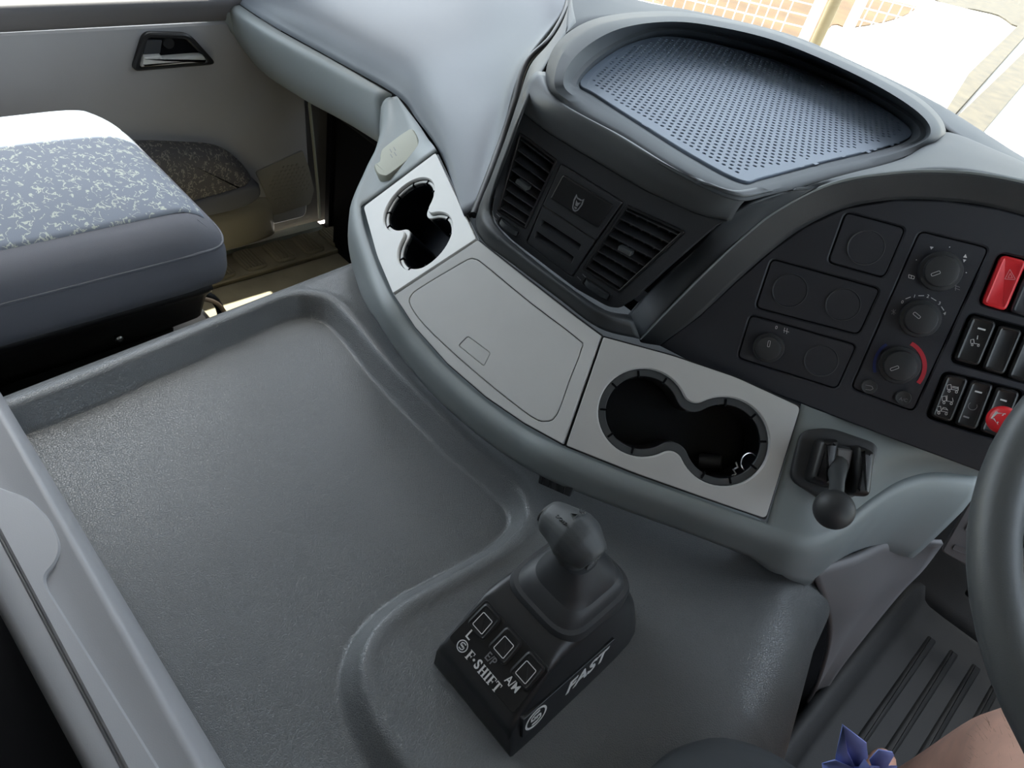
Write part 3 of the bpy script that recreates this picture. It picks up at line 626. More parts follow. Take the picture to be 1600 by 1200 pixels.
# climate panel
ph = inset('h', 'climate_panel', 'climate control panel with three round knobs')
knob_at((1469, 424), 36, ph, 'upper airflow knob', rr(200, (1469, 424)))
knob_at((1437, 498), 34, ph, 'middle fan speed knob', rr(140, (1437, 498)))
knob_at((1405, 570), 34, ph, 'lower temperature knob', rr(200, (1405, 570)))
c_ = plC.p(1405, 566); R3 = rad(None, (1405, 566), 34)
def arc_px(cx, cy, r, d0, d1, n=14): return [(cx + r * math.cos(math.radians(d)), cy - r * math.sin(math.radians(d))) for d in np.linspace(d0, d1, n)]
v, f = plate_vf(plC, strip2d(plC.ps(arc_px(1405, 572, 40, 62, -42)), .0042), (), -.0008, -.0003, 0); mesh('warm_band', v, f, 'redprint', ph, False, label='red warm band beside the lower knob')
v, f = plate_vf(plC, strip2d(plC.ps(arc_px(1405, 572, 39, 120, 195)), .003), (), -.0008, -.0003, 0); mesh('cool_band', v, f, 'blueprint', ph, False, label='blue cool band beside the lower knob')
for s, c in (('0', (1410, 472)), ('1', (1429, 463)), ('2', (1450, 463)), ('3', (1468, 474)), ('4', (1476, 490))): txt(s, c, .0048, ph, 'white', tilt)
marks([[(1415, 467), (1423, 464)], [(1435, 462), (1444, 462)], [(1455, 465), (1463, 470)], [(1471, 479), (1475, 485)]], ph, w_=.0006)
marks([[(1393, 485), (1400, 490)], [(1400, 484), (1393, 491)], [(1396, 483), (1397, 492)]], ph, 'greyp')
marks([[(1420, 429), (1429, 432)], [(1420, 434), (1428, 436)], [(1420, 429), (1420, 434)], [(1429, 432), (1428, 436)], [(1424, 430), (1424, 435)]], ph, 'white')
marks([[(1492, 446), (1500, 449)], [(1492, 450), (1500, 453)], [(1494, 444), (1493, 454)]], ph, 'greyp')
dots = [plate_vf(plC, circ(plC.p(a, b), .0006, 8), (), -.0008, -.0004, 0) for a, b in ((1432, 406), (1484, 386), (1510, 426))]
dots += [plate_vf(plC, plC.ps(t), (), -.0008, -.0004, 0) for t in ([(1453, 385), (1459, 386), (1455, 390)], [(1505, 402), (1511, 403), (1509, 397)], [(1505, 405), (1510, 406), (1506, 410)])]
v, f = join(dots); mesh('dot_mark', v, f, 'white', ph, False)
for c, lab in (((1358, 604), 'recirculation push button'), ((1411, 621), 'air conditioning push button')):
    q = plC.p(*c); R_ = rad(None, c, 13)
    v, f = lathe_vf(plC, q, [(R_, -.001), (R_, .002), (R_ * .9, .003), (R_ * .8, .0026), (.0002, .0024)], 28, False, True); mesh('push_button', v, f, 'rubber', ph, True, 30, lab)
txt('A/C', (1411, 624), .0050, ph, 'greyp', tilt, .0026)
marks([[(1352, 601), (1362, 603), (1364, 607), (1360, 609), (1352, 608)]], ph, 'greyp', .0026)
# rocker switches
def rocker(q, m, lab, hgt=.004):
    Q = rnd(plC.ps(q), .0056, 6); Q = ccw(dedup(Q))
    rings = [(0, -.006), (0, .001), (.0010, .0026), (.0024, .0032), (.0034, .0026), (.0042, .0022)]
    v, f = ringloft(plC, Q, rings); return mesh('rocker_switch', v, f, m, dash, True, 30, lab)
hz = rocker([(1565, 398), (1604, 408), (1571, 486), (1533, 475)], 'red', 'red hazard warning rocker switch')
def onrk(l, par, m='white', w_=.0006, h=.0023): return marks(l, par, m, h, w_)
onrk([[(1577, 421), (1569, 436), (1586, 437), (1577, 421)], [(1577.5, 427), (1574, 434), (1581, 434), (1577.5, 427)]], hz, 'pinkp', .0004)
rocker([(1610, 409), (1646, 418), (1612, 497), (1577, 487)], 'cluster', 'blank rocker switch right of the hazard switch')
s2a = rocker([(1518, 492), (1558, 503), (1529, 572), (1489, 562)], 'black', 'rocker switch with truck cab icon')
def dash_mark(par, c, wpx=12, m='white'): return marks([[(c[0] - wpx / 2, c[1] - 1.5), (c[0] + wpx / 2, c[1] + 1.5)]], par, m, .0023, .0016, 'lamp_bar')
dash_mark(s2a, (1533, 514))
def truck(par, c, s=1.0, body=0, m='white'):
    x, y = c; l = [[(x - 9 * s, y + 4 * s), (x - 9 * s, y - 3 * s), (x - 3 * s, y - 4 * s), (x - 2 * s, y + 4 * s), (x - 9 * s, y + 4 * s)], [(x - 2 * s, y + 4 * s), (x + 9 * s, y + 6 * s)]]
    if body == 1: l += [[(x - 1 * s, y + 1 * s), (x + 9 * s, y + 3 * s)], [(x - 1 * s, y - 1 * s), (x + 9 * s, y + 1 * s)], [(x + 9 * s, y + 0 * s), (x + 9 * s, y + 6 * s)]]
    if body == 2: l += [[(x - 1 * s, y - 5 * s), (x - 1 * s, y + 3 * s)], [(x + 8 * s, y - 1 * s), (x + 9 * s, y + 5 * s)]]
    if body == 3: l += [[(x - 1 * s, y + 2 * s), (x + 1 * s, y - 2 * s), (x + 6 * s, y - 1 * s), (x + 9 * s, y + 3 * s)], [(x, y + 0 * s), (x + 8 * s, y + 2 * s)]]
    for wx in (-6, 6):
        cx, cy = x + wx * s, y + 7 * s + (wx + 6) * .12 * s; l.append([(cx + 2 * s * math.cos(a), cy + 2 * s * math.sin(a)) for a in np.linspace(0, 2 * math.pi, 7)])
    v, f = join([plate_vf(plC, strip2d(plC.ps([p[i], p[i + 1]]), .00045), (), .0023, .0026, 0) for p in l for i in range(len(p) - 1)]); return mesh('truck_icon', v, f, m, par, False)
truck(s2a, (1523, 533), .8, 0); onrk([[(1527, 524), (1526, 530)]], s2a)
rocker([(1561, 507), (1598, 516), (1568, 586), (1533, 576)], 'black', 'plain black rocker switch in the middle row')
rocker([(1602, 519), (1640, 529), (1608, 600), (1572, 589)], 'black', 'plain black rocker switch at the end of the middle row')
s3a = rocker([(1478, 584), (1514, 591), (1486, 660), (1453, 650)], 'black', 'rocker switch with three truck icons')
truck(s3a, (1488, 604), .95, 1); truck(s3a, (1480, 622), .95, 2); truck(s3a, (1472, 638), .95, 3)
s3b = rocker([(1517, 593), (1553, 600), (1525, 672), (1490, 662)], 'black', 'rocker switch with a round icon and two lamp bars')
dash_mark(s3b, (1528, 612), 11); dash_mark(s3b, (1509, 651), 9, 'greyp')
onrk([[(1519 + 7 * math.cos(a), 634 + 6 * math.sin(a)) for a in np.linspace(-.4, 4.2, 12)]], s3b, 'greyp', .0004)
s3c = rocker([(1557, 603), (1594, 612), (1565, 684), (1529, 673)], 'black', 'rocker switch behind the red horn button'); dash_mark(s3c, (1567, 625), 10)
onrk([[(1558 + 7 * math.cos(a), 642 + 6 * math.sin(a)) for a in np.linspace(2.6, 5.8, 8)]], s3c, 'greyp', .0004)

# ---- perforated rubber mat in the dash tray
mo = [np.array(p[:2]) for p in L0]; mo = ccw(spline(mo, 5, True)); mo = offset(mo, -.001); mp = np.array(mo)
def inside(x, y, P=mp):
    c = False; n = len(P)
    for i in range(n):
        a, b = P[i], P[(i + 1) % n]
        if (a[1] > y) != (b[1] > y) and x < (b[0] - a[0]) * (y - a[1]) / (b[1] - a[1]) + a[0]: c = not c
    return c
mi_ = np.array(offset(mo, .018)); plT = Pl((0, 0, zr(.3385)), (0, 0, 1), (1, 0, 0))
cells = []; px_, py_ = .0088, .0092
lo, hi = mp.min(0), mp.max(0); r0 = .0026
band = plate_vf(plT, mo, [], 0, .0008, 0)
V = []; Fc = []
j = 0; y = lo[1]
angs = [math.pi / 8 + k * math.pi / 4 for k in range(8)]
grid_ok = {}
ny = int((hi[1] - lo[1]) / py_) + 2; nx = int((hi[0] - lo[0]) / px_) + 2
def dist_in(x, y):
    if not inside(x, y): return -1
    return min(np.hypot(*(mp - (x, y)).T))
for j in range(ny):
    for i in range(nx):
        cx = lo[0] + (i + (j % 2) * .5) * px_; cy = lo[1] + j * py_; d = dist_in(cx, cy)
        if d < -.5: continue
        hole = d > .016
        if d < .006: continue
        a, b = px_ / 2, py_ / 2; base = len(V)
        sq = [(a, 0), (a, b), (0, b), (-a, b), (-a, 0), (-a, -b), (0, -b), (a, -b)]
        for q in sq: V.append((cx + q[0], cy + q[1], zr(.3415)))
        if not hole: Fc.append(tuple(base + k for k in range(8))); continue
        for k in range(8): an = k * math.pi / 4; V.append((cx + r0 * math.cos(an), cy + r0 * math.sin(an), zr(.3415)))
        for k in range(8): an = k * math.pi / 4; V.append((cx + r0 * .8 * math.cos(an), cy + r0 * .8 * math.sin(an), zr(.3385)))
        for k in range(8):
            l = (k + 1) % 8
            Fc.append((base + k, base + l, base + 8 + l, base + 8 + k)); Fc.append((base + 8 + k, base + 8 + l, base + 16 + l, base + 16 + k))
matr = root('dash_mat', 'blue-grey perforated rubber mat lying in the dashboard top tray', 'mat', (float(lo[0] + hi[0]) / 2, float(lo[1] + hi[1]) / 2, zr(.3385)))
mesh('perforated_sheet', V, Fc, 'matblue', matr, True, 30, kind='stuff')
v, f = plate_vf(plT, mo, [offset(mo, .0105)], -.001, .0031, .0008); mesh('mat_border', v, f, 'matblue', matr)

# ================================================================== GLOVE BOX LID
gb = root('glove_box', 'long grey-green glove box lid under the passenger pad', 'glove box', (-.85, .85, 0.0))
t0 = A((342, -18, .158), (372, 6, .158), (430, 44, .158), (520, 94, .158), (612, 147, .16))
t1 = [p + np.array([0, -.012, -.004]) for p in t0]
t2 = [p + np.array([0, -.018, -.020]) for p in t0]
bt = [at(347, 8, x=-1.094), at(396, 98, x=-1.075), at(462, 147, y=.80), at(540, 190, y=.80), at(607, 232, y=.795)]
t3 = [a * .45 + b * .55 + np.array([0, -.008, 0]) for a, b in zip(t2, bt)]
t5 = [p + np.array([0, .02, -.008]) for p in bt]
surf('lid', [t0, t1, t2, t3, bt, t5], 'shelf', gb, 6, 5, th=.004)
v, f = box_vf(at(607, 200, y=.79) + np.array([.001, .002, .0]), (.003, .012, .02)); mesh('latch', v, f, 'cap', gb, False)
rbox('box_body', (-.83, .955, .06), (.48, .22, .10), .01, 'deep', gb)

# ================================================================== CONSOLE SHELF with silver panels
sh = root('console_shelf', 'curved grey console shelf with silver panels and two double cup holders', 'console', (0, .6, 0.02))
fr_px = [(612, 152, .158), (612, 185, .150), (603, 222, .135), (584, 262, .115)]
front = A(*fr_px) + [plL.hit(*q) for q in ((564, 322), (586, 403), (613, 463))] + [plM.hit(*q) for q in ((649, 516), (699, 573), (759, 625), (819, 667), (882, 700))] + [plR.hit(*q) for q in ((990, 743), (1100, 782), (1199, 817))] + A((1252, 832, .102), (1312, 814, .108), (1362, 778, .124), (1408, 750, .138), (1460, 738, .144), (1530, 745, .145))
back = A((620, 150, .166), (640, 176, .172), (655, 196, .180), (668, 216, .19)) + [plL.hit(682, 236), plL.hit(713, 304), plM.hit(747, 372), plM.hit(791, 410), plM.hit(827, 437), plM.hit(866, 464), plM.hit(902, 490), plM.hit(941, 521), plR.hit(1041, 549), plR.hit(1150, 585), plR.hit(1253, 631)] + A((1310, 652, .202), (1370, 672, .204), (1420, 690, .206), (1470, 706, .208), (1520, 722, .208), (1570, 738, .208))
bot_px = [None] * 6 + [(606, 503), (640, 556), (682, 598), (735, 648), (800, 708), (850, 741), (985, 800), (1095, 843), (1200, 886), (1266, 904), (1335, 879), (1397, 853), (1440, 845), (1476, 862), (1520, 890)]
F_ = spline(front, 6); B_ = spline(back, 6); n = len(F_)
# rows: back edge, quarter points, front edge, then the roll and fascia
def outward(i):
    a = F_[max(0, i - 3)]; b = F_[min(n - 1, i + 3)]; t = b - a; q = np.array([t[1], -t[0], 0]); q /= np.linalg.norm(q)
    return q
hs = []
for k in range(21):
    i = k * 6; h = .07
    if bot_px[k]:
        q = outward(i); p = F_[i] + q * .018; d = ray(*bot_px[k]); t = ((p - CAM) @ q) / (d @ q); h = float(np.clip(F_[i][2] - (CAM + d * t)[2], .045, .20))
    hs.append(h)
hh = [np.interp(i / 6, range(21), hs) for i in range(n)]
prof = [(.004, .0), (.010, -.05), (.0145, -.14), (.0175, -.28), (.018, -.5), (.018, -.8), (.0165, -.95), (.010, -1.0), (-.05, -1.03)]
grid = [B_, [b * .66 + a * .34 for a, b in zip(F_, B_)], [b * .33 + a * .67 for a, b in zip(F_, B_)], F_]
for o1, o2 in prof: grid.append([F_[i] + outward(i) * o1 + np.array([0, 0, o2 * hh[i]]) for i in range(n)])
i0 = 4 * 6; i1 = 14 * 6
Vv = [p for r in grid for p in r]; Fc = []
for j in range(len(grid) - 1):
    for i in range(n - 1):
        if j < 3 and i0 <= i < i1: continue
        Fc.append((j * n + i, (j + 1) * n + i, (j + 1) * n + i + 1, j * n + i + 1))
so = mesh('shelf_body', Vv, Fc, 'shelf', sh, True, 60); solid(so, .003)
# silver panels
Lp = [(681, 240), (745, 374), (615, 459), (590, 400), (569, 324)]
Mp_front = [(617, 462), (650, 512), (700, 568), (760, 620), (820, 661), (880, 694)]
Mp = [(747, 376), (795, 414), (850, 457), (900, 496), (939, 525)] + Mp_front[::-1]
Rp = [(943, 527), (1050, 556), (1150, 590), (1250, 636), (1196, 810), (1100, 777), (990, 738), (885, 696)]
def fig8(pl, a, b, R, rf):
    a, b = np.array(a), np.array(b); d = np.linalg.norm(b - a); u = (b - a) / d; v = np.array([-u[1], u[0]]); m = (a + b) / 2
    h = math.sqrt((R + rf) ** 2 - (d / 2) ** 2); cf = [m + v * h, m - v * h]; out = []
    th = math.atan2(h, d / 2)
    def arc(c, r, a0, a1, n): return [c + r * (math.cos(t) * u + math.sin(t) * v) for t in np.linspace(a0, a1, n)]
    out += arc(a, R, th, 2 * math.pi - th, 40)
    out += arc(cf[1], rf, math.pi - th, th, 12)[0:] if False else [cf[1] + rf * (math.cos(t) * u + math.sin(t) * v) for t in np.linspace(math.pi - th, th, 12)][1:-1]
    out += arc(b, R, math.pi + th, 3 * math.pi - th, 40)
    out += [cf[0] + rf * (math.cos(t) * u + math.sin(t) * v) for t in np.linspace(-th, -(math.pi - th), 12)][1:-1]
    return out
def centre_r(pl, c, rx): return np.linalg.norm(pl.p(c[0] + rx, c[1]) - pl.p(c[0] - rx, c[1])) / 2
# right panel
a, b = plR.p(1004, 645), plR.p(1130, 690); R = 0.5 * (centre_r(plR, (1004, 645), 72) + centre_r(plR, (1130, 690), 69)) * 1.0
hole = fig8(plR, a, b, R, R * .30)
spR = plate('silver_panel', plR, rnd(plR.ps(Rp), [.002, .01, .01, .006, .006, .01, .01, .002]), 'silver', sh, holes=[hole], h0=-.003, h1=.0016, bev=.0007, hbev=.0016, label='silver panel with the driver side double cup holder')
def cupset(pl, sp, a, b, R, dark, rin, rin2):
    out = fig8(pl, a, b, R - .0002, R * .30)
    r1 = fig8(pl, a, b, R * rin, R * rin2)
    plate('cup_ring', pl, out, dark, sp, holes=[r1], h0=-.010, h1=-.0035, bev=.0008, label='stepped ring of the cup holder')
    # deep well following the ring
    depth = -.075
    V, Fc = loft_vf([[pl.w(q, h) for q in rr_] for rr_, h in ((ccw(dedup(r1)), -.006), (ccw(dedup(r1)), depth))], False, False)
    cap = ccw(dedup(r1)); n0 = len(V); V += [pl.w(q, depth) for q in cap]
    tri = tessellate_polygon([[Vector((q[0], q[1], 0)) for q in cap]]); Fc += [tuple(n0 + i for i in t) for t in tri]
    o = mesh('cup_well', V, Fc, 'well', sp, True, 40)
    u = (b - a) / np.linalg.norm(b - a)
    base = math.atan2(u[1], u[0])
    for c, offs in ((a, (75, 115, 155, 195, 235, 275)), (b, (105, 60, 20, -20, -60, -100))):
        for dg in offs:
            t = base + math.radians(dg); dd = np.array([math.cos(t), math.sin(t)]); nn = np.array([-dd[1], dd[0]])
            p1 = c + dd * R * (rin - .04); p2 = c + dd * R * (rin + .13)
            v, f = plate_vf(pl, rnd([p1 - nn * .0012, p2 - nn * .0012, p2 + nn * .0012, p1 + nn * .0012], .0005, 2), (), -.008, -.0022, .0004); mesh('cup_rib', v, f, 'deep', sp, False)
cupset(plR, spR, a, b, R, 'knob', .83, .40)
# left panel
aL, bL = plL.p(639, 320), plL.p(664, 377); RL = .5 * np.linalg.norm(plL.p(603, 330) - plL.p(678, 306))
RL = min(RL, .052)
hole = fig8(plL, aL, bL, RL, RL * .28)
spL = plate('silver_panel', plL, rnd(plL.ps(Lp), [.004, .002, .002, .012, .006]), 'silver', sh, holes=[hole], h0=-.003, h1=.0016, bev=.0007, hbev=.0016, label='silver panel with the passenger side double cup holder')
cupset(plL, spL, aL, bL, RL, 'silver', .90, .34)
wb = plL.w(plL.p(655, 362), -.060)
plBt = Pl(wb, (0, 0, 1)); v, f = plate_vf(plBt, rnd([np.array(p) for p in ((-.022, -.012), (.024, -.014), (.022, .012), (-.018, .014))], .002), (), 0, .010, .001)
cb_ = mesh('cardboard_scrap', v, f, 'brownbit', None, True, 30); tag(cb_, 'folded brown card scrap at the bottom of the left double cup holder', 'scrap')
# middle panel with storage lid
lid = [(707, 421), (732, 407), (742, 406), (757, 415), (830, 475), (902, 530), (908, 546), (890, 594), (870, 648), (852, 658), (830, 650), (773, 606), (719, 560), (666, 510), (643, 478), (644, 462), (662, 448)]
lidQ = spline(plM.ps(lid), 3, True)
spM = plate('silver_panel', plM, rnd(plM.ps(Mp), .001, 2), 'silver', sh, holes=[offset(ccw(dedup(lidQ)), -.0011)], h0=-.003, h1=.0016, bev=.0007, label='middle silver panel framing the storage lid')
latch = rnd(plM.ps([(732, 526), (767, 552), (757, 572), (718, 540)]), .003)
latch = ccw(dedup(latch))
plate('storage_lid', plM, lidQ, 'silver', spM, holes=[offset(latch, -.0007)], h0=-.003, h1=.0020, bev=.0009, hbev=.0004, label='flat silver storage lid')
plate('lid_latch', plM, latch, 'silver', spM, h0=-.003, h1=.0015, bev=.0006)
# dark carrier under the panels
for pl_, pp, hl in ((plM, Mp, None), (plL, Lp, fig8(plL, aL, bL, RL, RL * .28)), (plR, Rp, fig8(plR, a, b, R, R * .30))):
    oq = offset(ccw(dedup(rnd(pl_.ps(pp), .001, 2))), -.002)
    plate('panel_carrier', pl_, oq, 'black', sh, holes=[offset(ccw(dedup(hl)), -.001)] if hl else [], h0=-.0052, h1=-.0032, bev=0)
# grey-green rubber socket cap on the left end of the shelf
plK = Pl(at(622, 240, z=.158), dirn(64, -15))
capq = spline(plK.ps([(596, 242), (604, 232), (640, 206), (650, 210), (656, 228), (650, 245), (612, 276), (600, 279), (590, 274), (586, 262), (594, 256)]), 3, True)
v, f = ringloft(plK, capq, [(0, -.012), (0, .003), (.002, .0055), (.006, .006)])
skt = mesh('socket_cap', v, f, 'cap', sh, True, 40, label='grey-green rubber socket cap on the left end of the shelf')
v, f = join([plate_vf(plK, strip2d(plK.ps([(x, y), (x + 3, y + 5)]), .0012), (), .006, .0065, 0) for x, y in ((611, 238), (617, 235), (612, 246), (618, 243))]); mesh('cap_mark', v, f, 'shelf', skt, False)
# small dark slotted plug under the shelf lip
plG = Pl(at(872, 755, z=.05), dirn(8, 14))
gg = plate('slot_plug', plG, rnd(plG.ps([(846, 736), (898, 760), (893, 774), (843, 752)]), .002), 'pod', sh, h0=-.004, h1=.005, bev=.001, label='small dark slotted plug under the shelf edge')
v, f = join([plate_vf(plG, strip2d(plG.ps([(852 + k * 11, 742 + k * 5), (850 + k * 11, 752 + k * 5)]), .002), (), .005, .007, .0003) for k in range(4)]); mesh('plug_rib', v, f, 'black', gg, False)

# ---- lever housing and parking brake lever on the shelf
plB = Pl(at(1306, 735, z=.166), dirn(46, 22))
pk = root('parking_brake', 'black parking brake lever with ball knob in a rubber plate on the shelf', 'brake lever', plB.w((0, 0), -.01))
bo = rnd(plB.ps([(1252, 672), (1296, 668), (1372, 694), (1368, 716), (1348, 770), (1300, 790), (1236, 750), (1240, 720)]), .012)
v, f = ringloft(plB, bo, [(0, -.014), (0, .001), (.0015, .0025), (.005, .003)]); mesh('base_plate', v, f, 'rubber', pk, True, 40)
for s, (pa_, pb_) in enumerate((((1276, 688), (1268, 752)), ((1345, 700), (1336, 772)))):
    pass
# two curved cheeks with the lever between them
def cheek(px0, px1, px2, px3, hgt, nm, m='black'):
    q = rnd(plB.ps([px0, px1, px2, px3]), .006)
    v, f = ringloft(plB, q, [(0, .002), (0, hgt * .55), (.0015, hgt * .8), (.004, hgt * .95), (.008, hgt)]); return mesh(nm, v, f, m, pk, True, 50)
cheek((1272, 686), (1304, 687), (1291, 764), (1254, 750), .026, 'cheek')
cheek((1328, 694), (1358, 706), (1350, 776), (1318, 774), .026, 'cheek')
cheek((1296, 694), (1330, 700), (1318, 762), (1286, 752), .012, 'lever_slot', M['knob'])
v, f = plate_vf(plB, rnd(plB.ps([(1301, 700), (1326, 704), (1320, 735), (1297, 730)]), .002), (), .010, .016, .002); mesh('lever_cover', v, f, 'greyp', pk, True, 30, label='translucent grey cover in the lever slot')
p0 = plB.hit(1308, 726, .012); p2 = at(1303, 796, z=plB.hit(1300, 780)[2] + .040)
p1 = (p0 + p2) / 2 + plB.n * .004
tube('lever', spline([p0, p1, p2], 6), [.0115, .0110, .0100, .0090, .0080, .0074, .0074, .0074, .0074, .0074, .0074, .0074, .0074], 'knob', pk, 12)
KR = .0200
plb = Pl(p2, CAM - p2)
v, f = lathe_vf(Pl(p2, (p2 - p1) * .6 + np.array([0, -.02, .03])), (0, 0), [(.0005, -KR * .82)] + [(KR * math.sin(t), -KR * .82 * math.cos(t)) for t in np.linspace(.15, math.pi - .15, 18)] + [(.0005, KR * .82)], 32)
mesh('ball_knob', v, f, 'rubber', pk, True, 60)

# ---- keys and a black lighter-like fob lying in the right cup
kf = root('key_ring', 'key ring with a silver ball lying in the driver side cup holder', 'key ring', plR.w(plR.p(1165, 722, -.03), -.045))
kc = plR.hit(1170, 722, -.010)
KP = Pl(kc, dirn(40, 60))
tube('ring', [KP.w((.0105 * math.cos(t), .0105 * math.sin(t))) for t in np.linspace(0, 2 * math.pi, 25)[:-1]], .0009, 'chrome', kf, 6, True)
bc = plR.hit(1178, 717, -.004); v, f = lathe_vf(Pl(bc, (0, 0, 1)), (0, 0), [(.0001, -.0065)] + [(.0065 * math.sin(t), -.0065 * math.cos(t)) for t in np.linspace(.2, math.pi - .2, 12)] + [(.0001, .0065)], 20); mesh('ball', v, f, 'chrome', kf)
pts = [plR.hit(x, y, -.014) for x, y in ((1150, 722), (1153, 730), (1146, 734), (1150, 740), (1144, 744))]
tube('chain', pts, .0016, 'chrome', kf, 6)
kb = plR.hit(1128, 724, -.045); ke = plR.hit(1092, 722, -.050)
fo = tube('fob', [kb, kb * .9 + ke * .1, ke * .9 + kb * .1, ke], [.008, .0105, .0105, .009], 'black', kf, 16, label='black cylindrical fob')

# ================================================================== GEAR SELECTOR
gs = root('gear_selector', 'black gear selector console with three lit keys standing on the engine cover', 'gear selector', (.28, .36, 0))
def sect(y, zb, zt, wb, wt, r, xc=.281, n=6):
    xt = xc - .014 * min(1, zt / .085); wt = wt * (1 - .06 * min(1, zt / .085))
    # closed section in the x-z plane at y
    pts = [np.array([xc - wb, zb]), np.array([xc + wb, zb]), np.array([xt + wt, zt]), np.array([xt - wt, zt])]
    q = rnd(pts, [.001, .001, r, r], n); return [np.array([p[0], y, p[1]]) for p in q]
YS = [(.2650, .004, .020, .050, .049, .006), (.2655, .0, .032, .0565, .053, .008), (.268, 0, .038, .0572, .0525, .007), (.274, 0, .0425, .0575, .052, .007), (.295, 0, .0595, .058, .051, .007), (.316, 0, .0765, .058, .050, .008),
      (.322, 0, .080, .058, .050, .010), (.335, 0, .0845, .058, .0495, .012), (.36, 0, .088, .058, .049, .014), (.39, 0, .088, .058, .0485, .016), (.42, 0, .083, .0575, .047, .022), (.445, 0, .070, .056, .044, .026), (.460, 0, .052, .052, .040, .024), (.472, 0, .028, .044, .034, .014), (.478, 0, .010, .036, .028, .004)]
def sp_sect():
    keys = np.array([list(s) for s in YS]); S2 = []
    for k in range(len(keys) - 1):
        for t in (0, .5):
            S2.append(keys[k] * (1 - t) + keys[k + 1] * t)
    S2.append(keys[-1]); return [sect(*s) for s in S2]
v, f = loft_vf(sp_sect()); gbody = mesh('base', v, f, 'gearbase', gs, True, 40)
# key face plane
fa = np.array([.272, .2745, .0432]); fb = np.array([.272, .316, .0770]); nf = np.array([0, -(fb - fa)[2], (fb - fa)[1]]); plK2 = Pl((fa + fb) / 2, nf, (1, 0, 0))
hl = np.linalg.norm(fb - fa) / 2
kf_ = plate('key_field', plK2, rnd([np.array(p) for p in ((-.046, -hl + .001), (.046, -hl + .001), (.044, hl - .001), (-.044, hl - .001))], .004), 'black', gs, h0=-.004, h1=.0008, bev=.0005, label='glossy black key field')
for kx, lt, bx in ((-.030, 'L', 0), (0.0, 'E/P', 0), (.030, 'A/M', 0)):
    q = rnd([np.array(p) for p in ((kx - .0125, -.0038), (kx + .0125, -.0038), (kx + .0115, .0245), (kx - .0115, .0245))], .005)
    v, f = ringloft(plK2, q, [(0, .0008), (.0005, .0028), (.0022, .0036), (.0034, .0030), (.0040, .0030)])
    kk = mesh('key', v, f, 'black', gs, True, 35, 'gear key marked %s' % lt)
    fr = rnd([np.array(p) for p in ((kx - .0070, .0005), (kx + .0070, .0005), (kx + .0066, .0165), (kx - .0066, .0165))], .0016)
    v, f = plate_vf(plK2, fr, [offset(ccw(dedup(fr)), .0007)], .0030, .0034, 0); mesh('key_window', v, f, 'white', kk, False)
    v, f = text_vf(lt, plK2, (kx - .002, -.0085), .0130 if len(lt) == 1 else .0115, 0, .0012, bold=.0001, sx=1.0 if len(lt) == 1 else .78); mesh('key_letter', v, f, 'greyp' if lt == 'E/P' else 'white', gs, False)
# lower lettering F.SHIFT with serifs, beside the round S emblem
def rect2(x0, y0, x1, y1): return [np.array(p) for p in ((x0, y0), (x1, y0), (x1, y1), (x0, y1))]
def serif_text(pl, x, y, hgt, word, h):
    out = []; st = hgt * .2; s = hgt * .07
    for ch in word:
        if ch == '.': out.append(plate_vf(pl, circ((x + st * .7, y + hgt * .5), hgt * .13, 12), (), h, h + .0004, 0)); x += hgt * .42; continue
        if ch == 'S':
            out.append(text_vf('S', pl, (x + hgt * .30, y + hgt * .5), hgt * 1.38, 0, h, bold=hgt * .035, sx=.85)); x += hgt * .72; continue
        def R2(*a): out.append(plate_vf(pl, rect2(x + a[0] * hgt, y + a[1] * hgt, x + a[2] * hgt, y + a[3] * hgt), (), h, h + .0004, 0))
        if ch == 'F': R2(.08, 0, .28, 1); R2(0, 0, .38, .07); R2(0, .92, .65, 1); R2(.28, .46, .5, .54); R2(.48, .38, .53, .62); R2(.58, .74, .65, .93); wd = .76
        if ch == 'H': R2(.06, 0, .25, 1); R2(.52, 0, .71, 1); R2(.25, .45, .52, .54); [R2(a0, b0, a0 + .33, b0 + .07) for a0 in (0, .45) for b0 in (0, .93)]; wd = .86
        if ch == 'I': R2(.07, 0, .26, 1); R2(0, 0, .33, .07); R2(0, .93, .33, 1); wd = .43
        if ch == 'T': R2(.24, 0, .43, 1); R2(.16, 0, .51, .07); R2(0, .91, .67, 1); R2(0, .74, .06, .93); R2(.61, .74, .67, .93); wd = .7
        x += wd * hgt
    return out
plLow = Pl((.281, .2700, .0395), (0, -.66, .75), (1, 0, 0))
parts = serif_text(plK2, -.0215, -hl + .0012, .0095, 'F.SHIFT', .0012)
v, f = join(parts); mesh('lettering', v, f, 'white', gs, False, label='white serif lettering under the keys')
def s_logo(pl, c, r, h, sx=1.0, ang=0.0, shear=0.0):
    out = [plate_vf(pl, [np.array([c[0] + math.cos(t) * r * sx, c[1] + math.sin(t) * r]) for t in np.linspace(0, 2 * math.pi, 33)[:-1]], [[np.array([c[0] + math.cos(t) * r * .84 * sx, c[1] + math.sin(t) * r * .84]) for t in np.linspace(0, 2 * math.pi, 33)[:-1]]], h, h + .0004, 0)]
    # two nested hooks forming an S
    for s in (1, -1):
        pts = [(0.36, .52), (-.12, .56), (-.42, .36), (-.42, .02), (-.18, -.06), (.12, .0), (.12, -.2)]
        pts = [np.array([c[0] + s * a * r * sx, c[1] + s * b * r]) for a, b in pts]
        out.append(plate_vf(pl, strip2d(pts, r * .17), (), h, h + .0004, 0))
    return out
v, f = join(s_logo(plK2, (-.0300, -hl + .0062), .0058, .0012)); mesh('emblem', v, f, 'white', gs, False, label='round white S emblem on the key field')
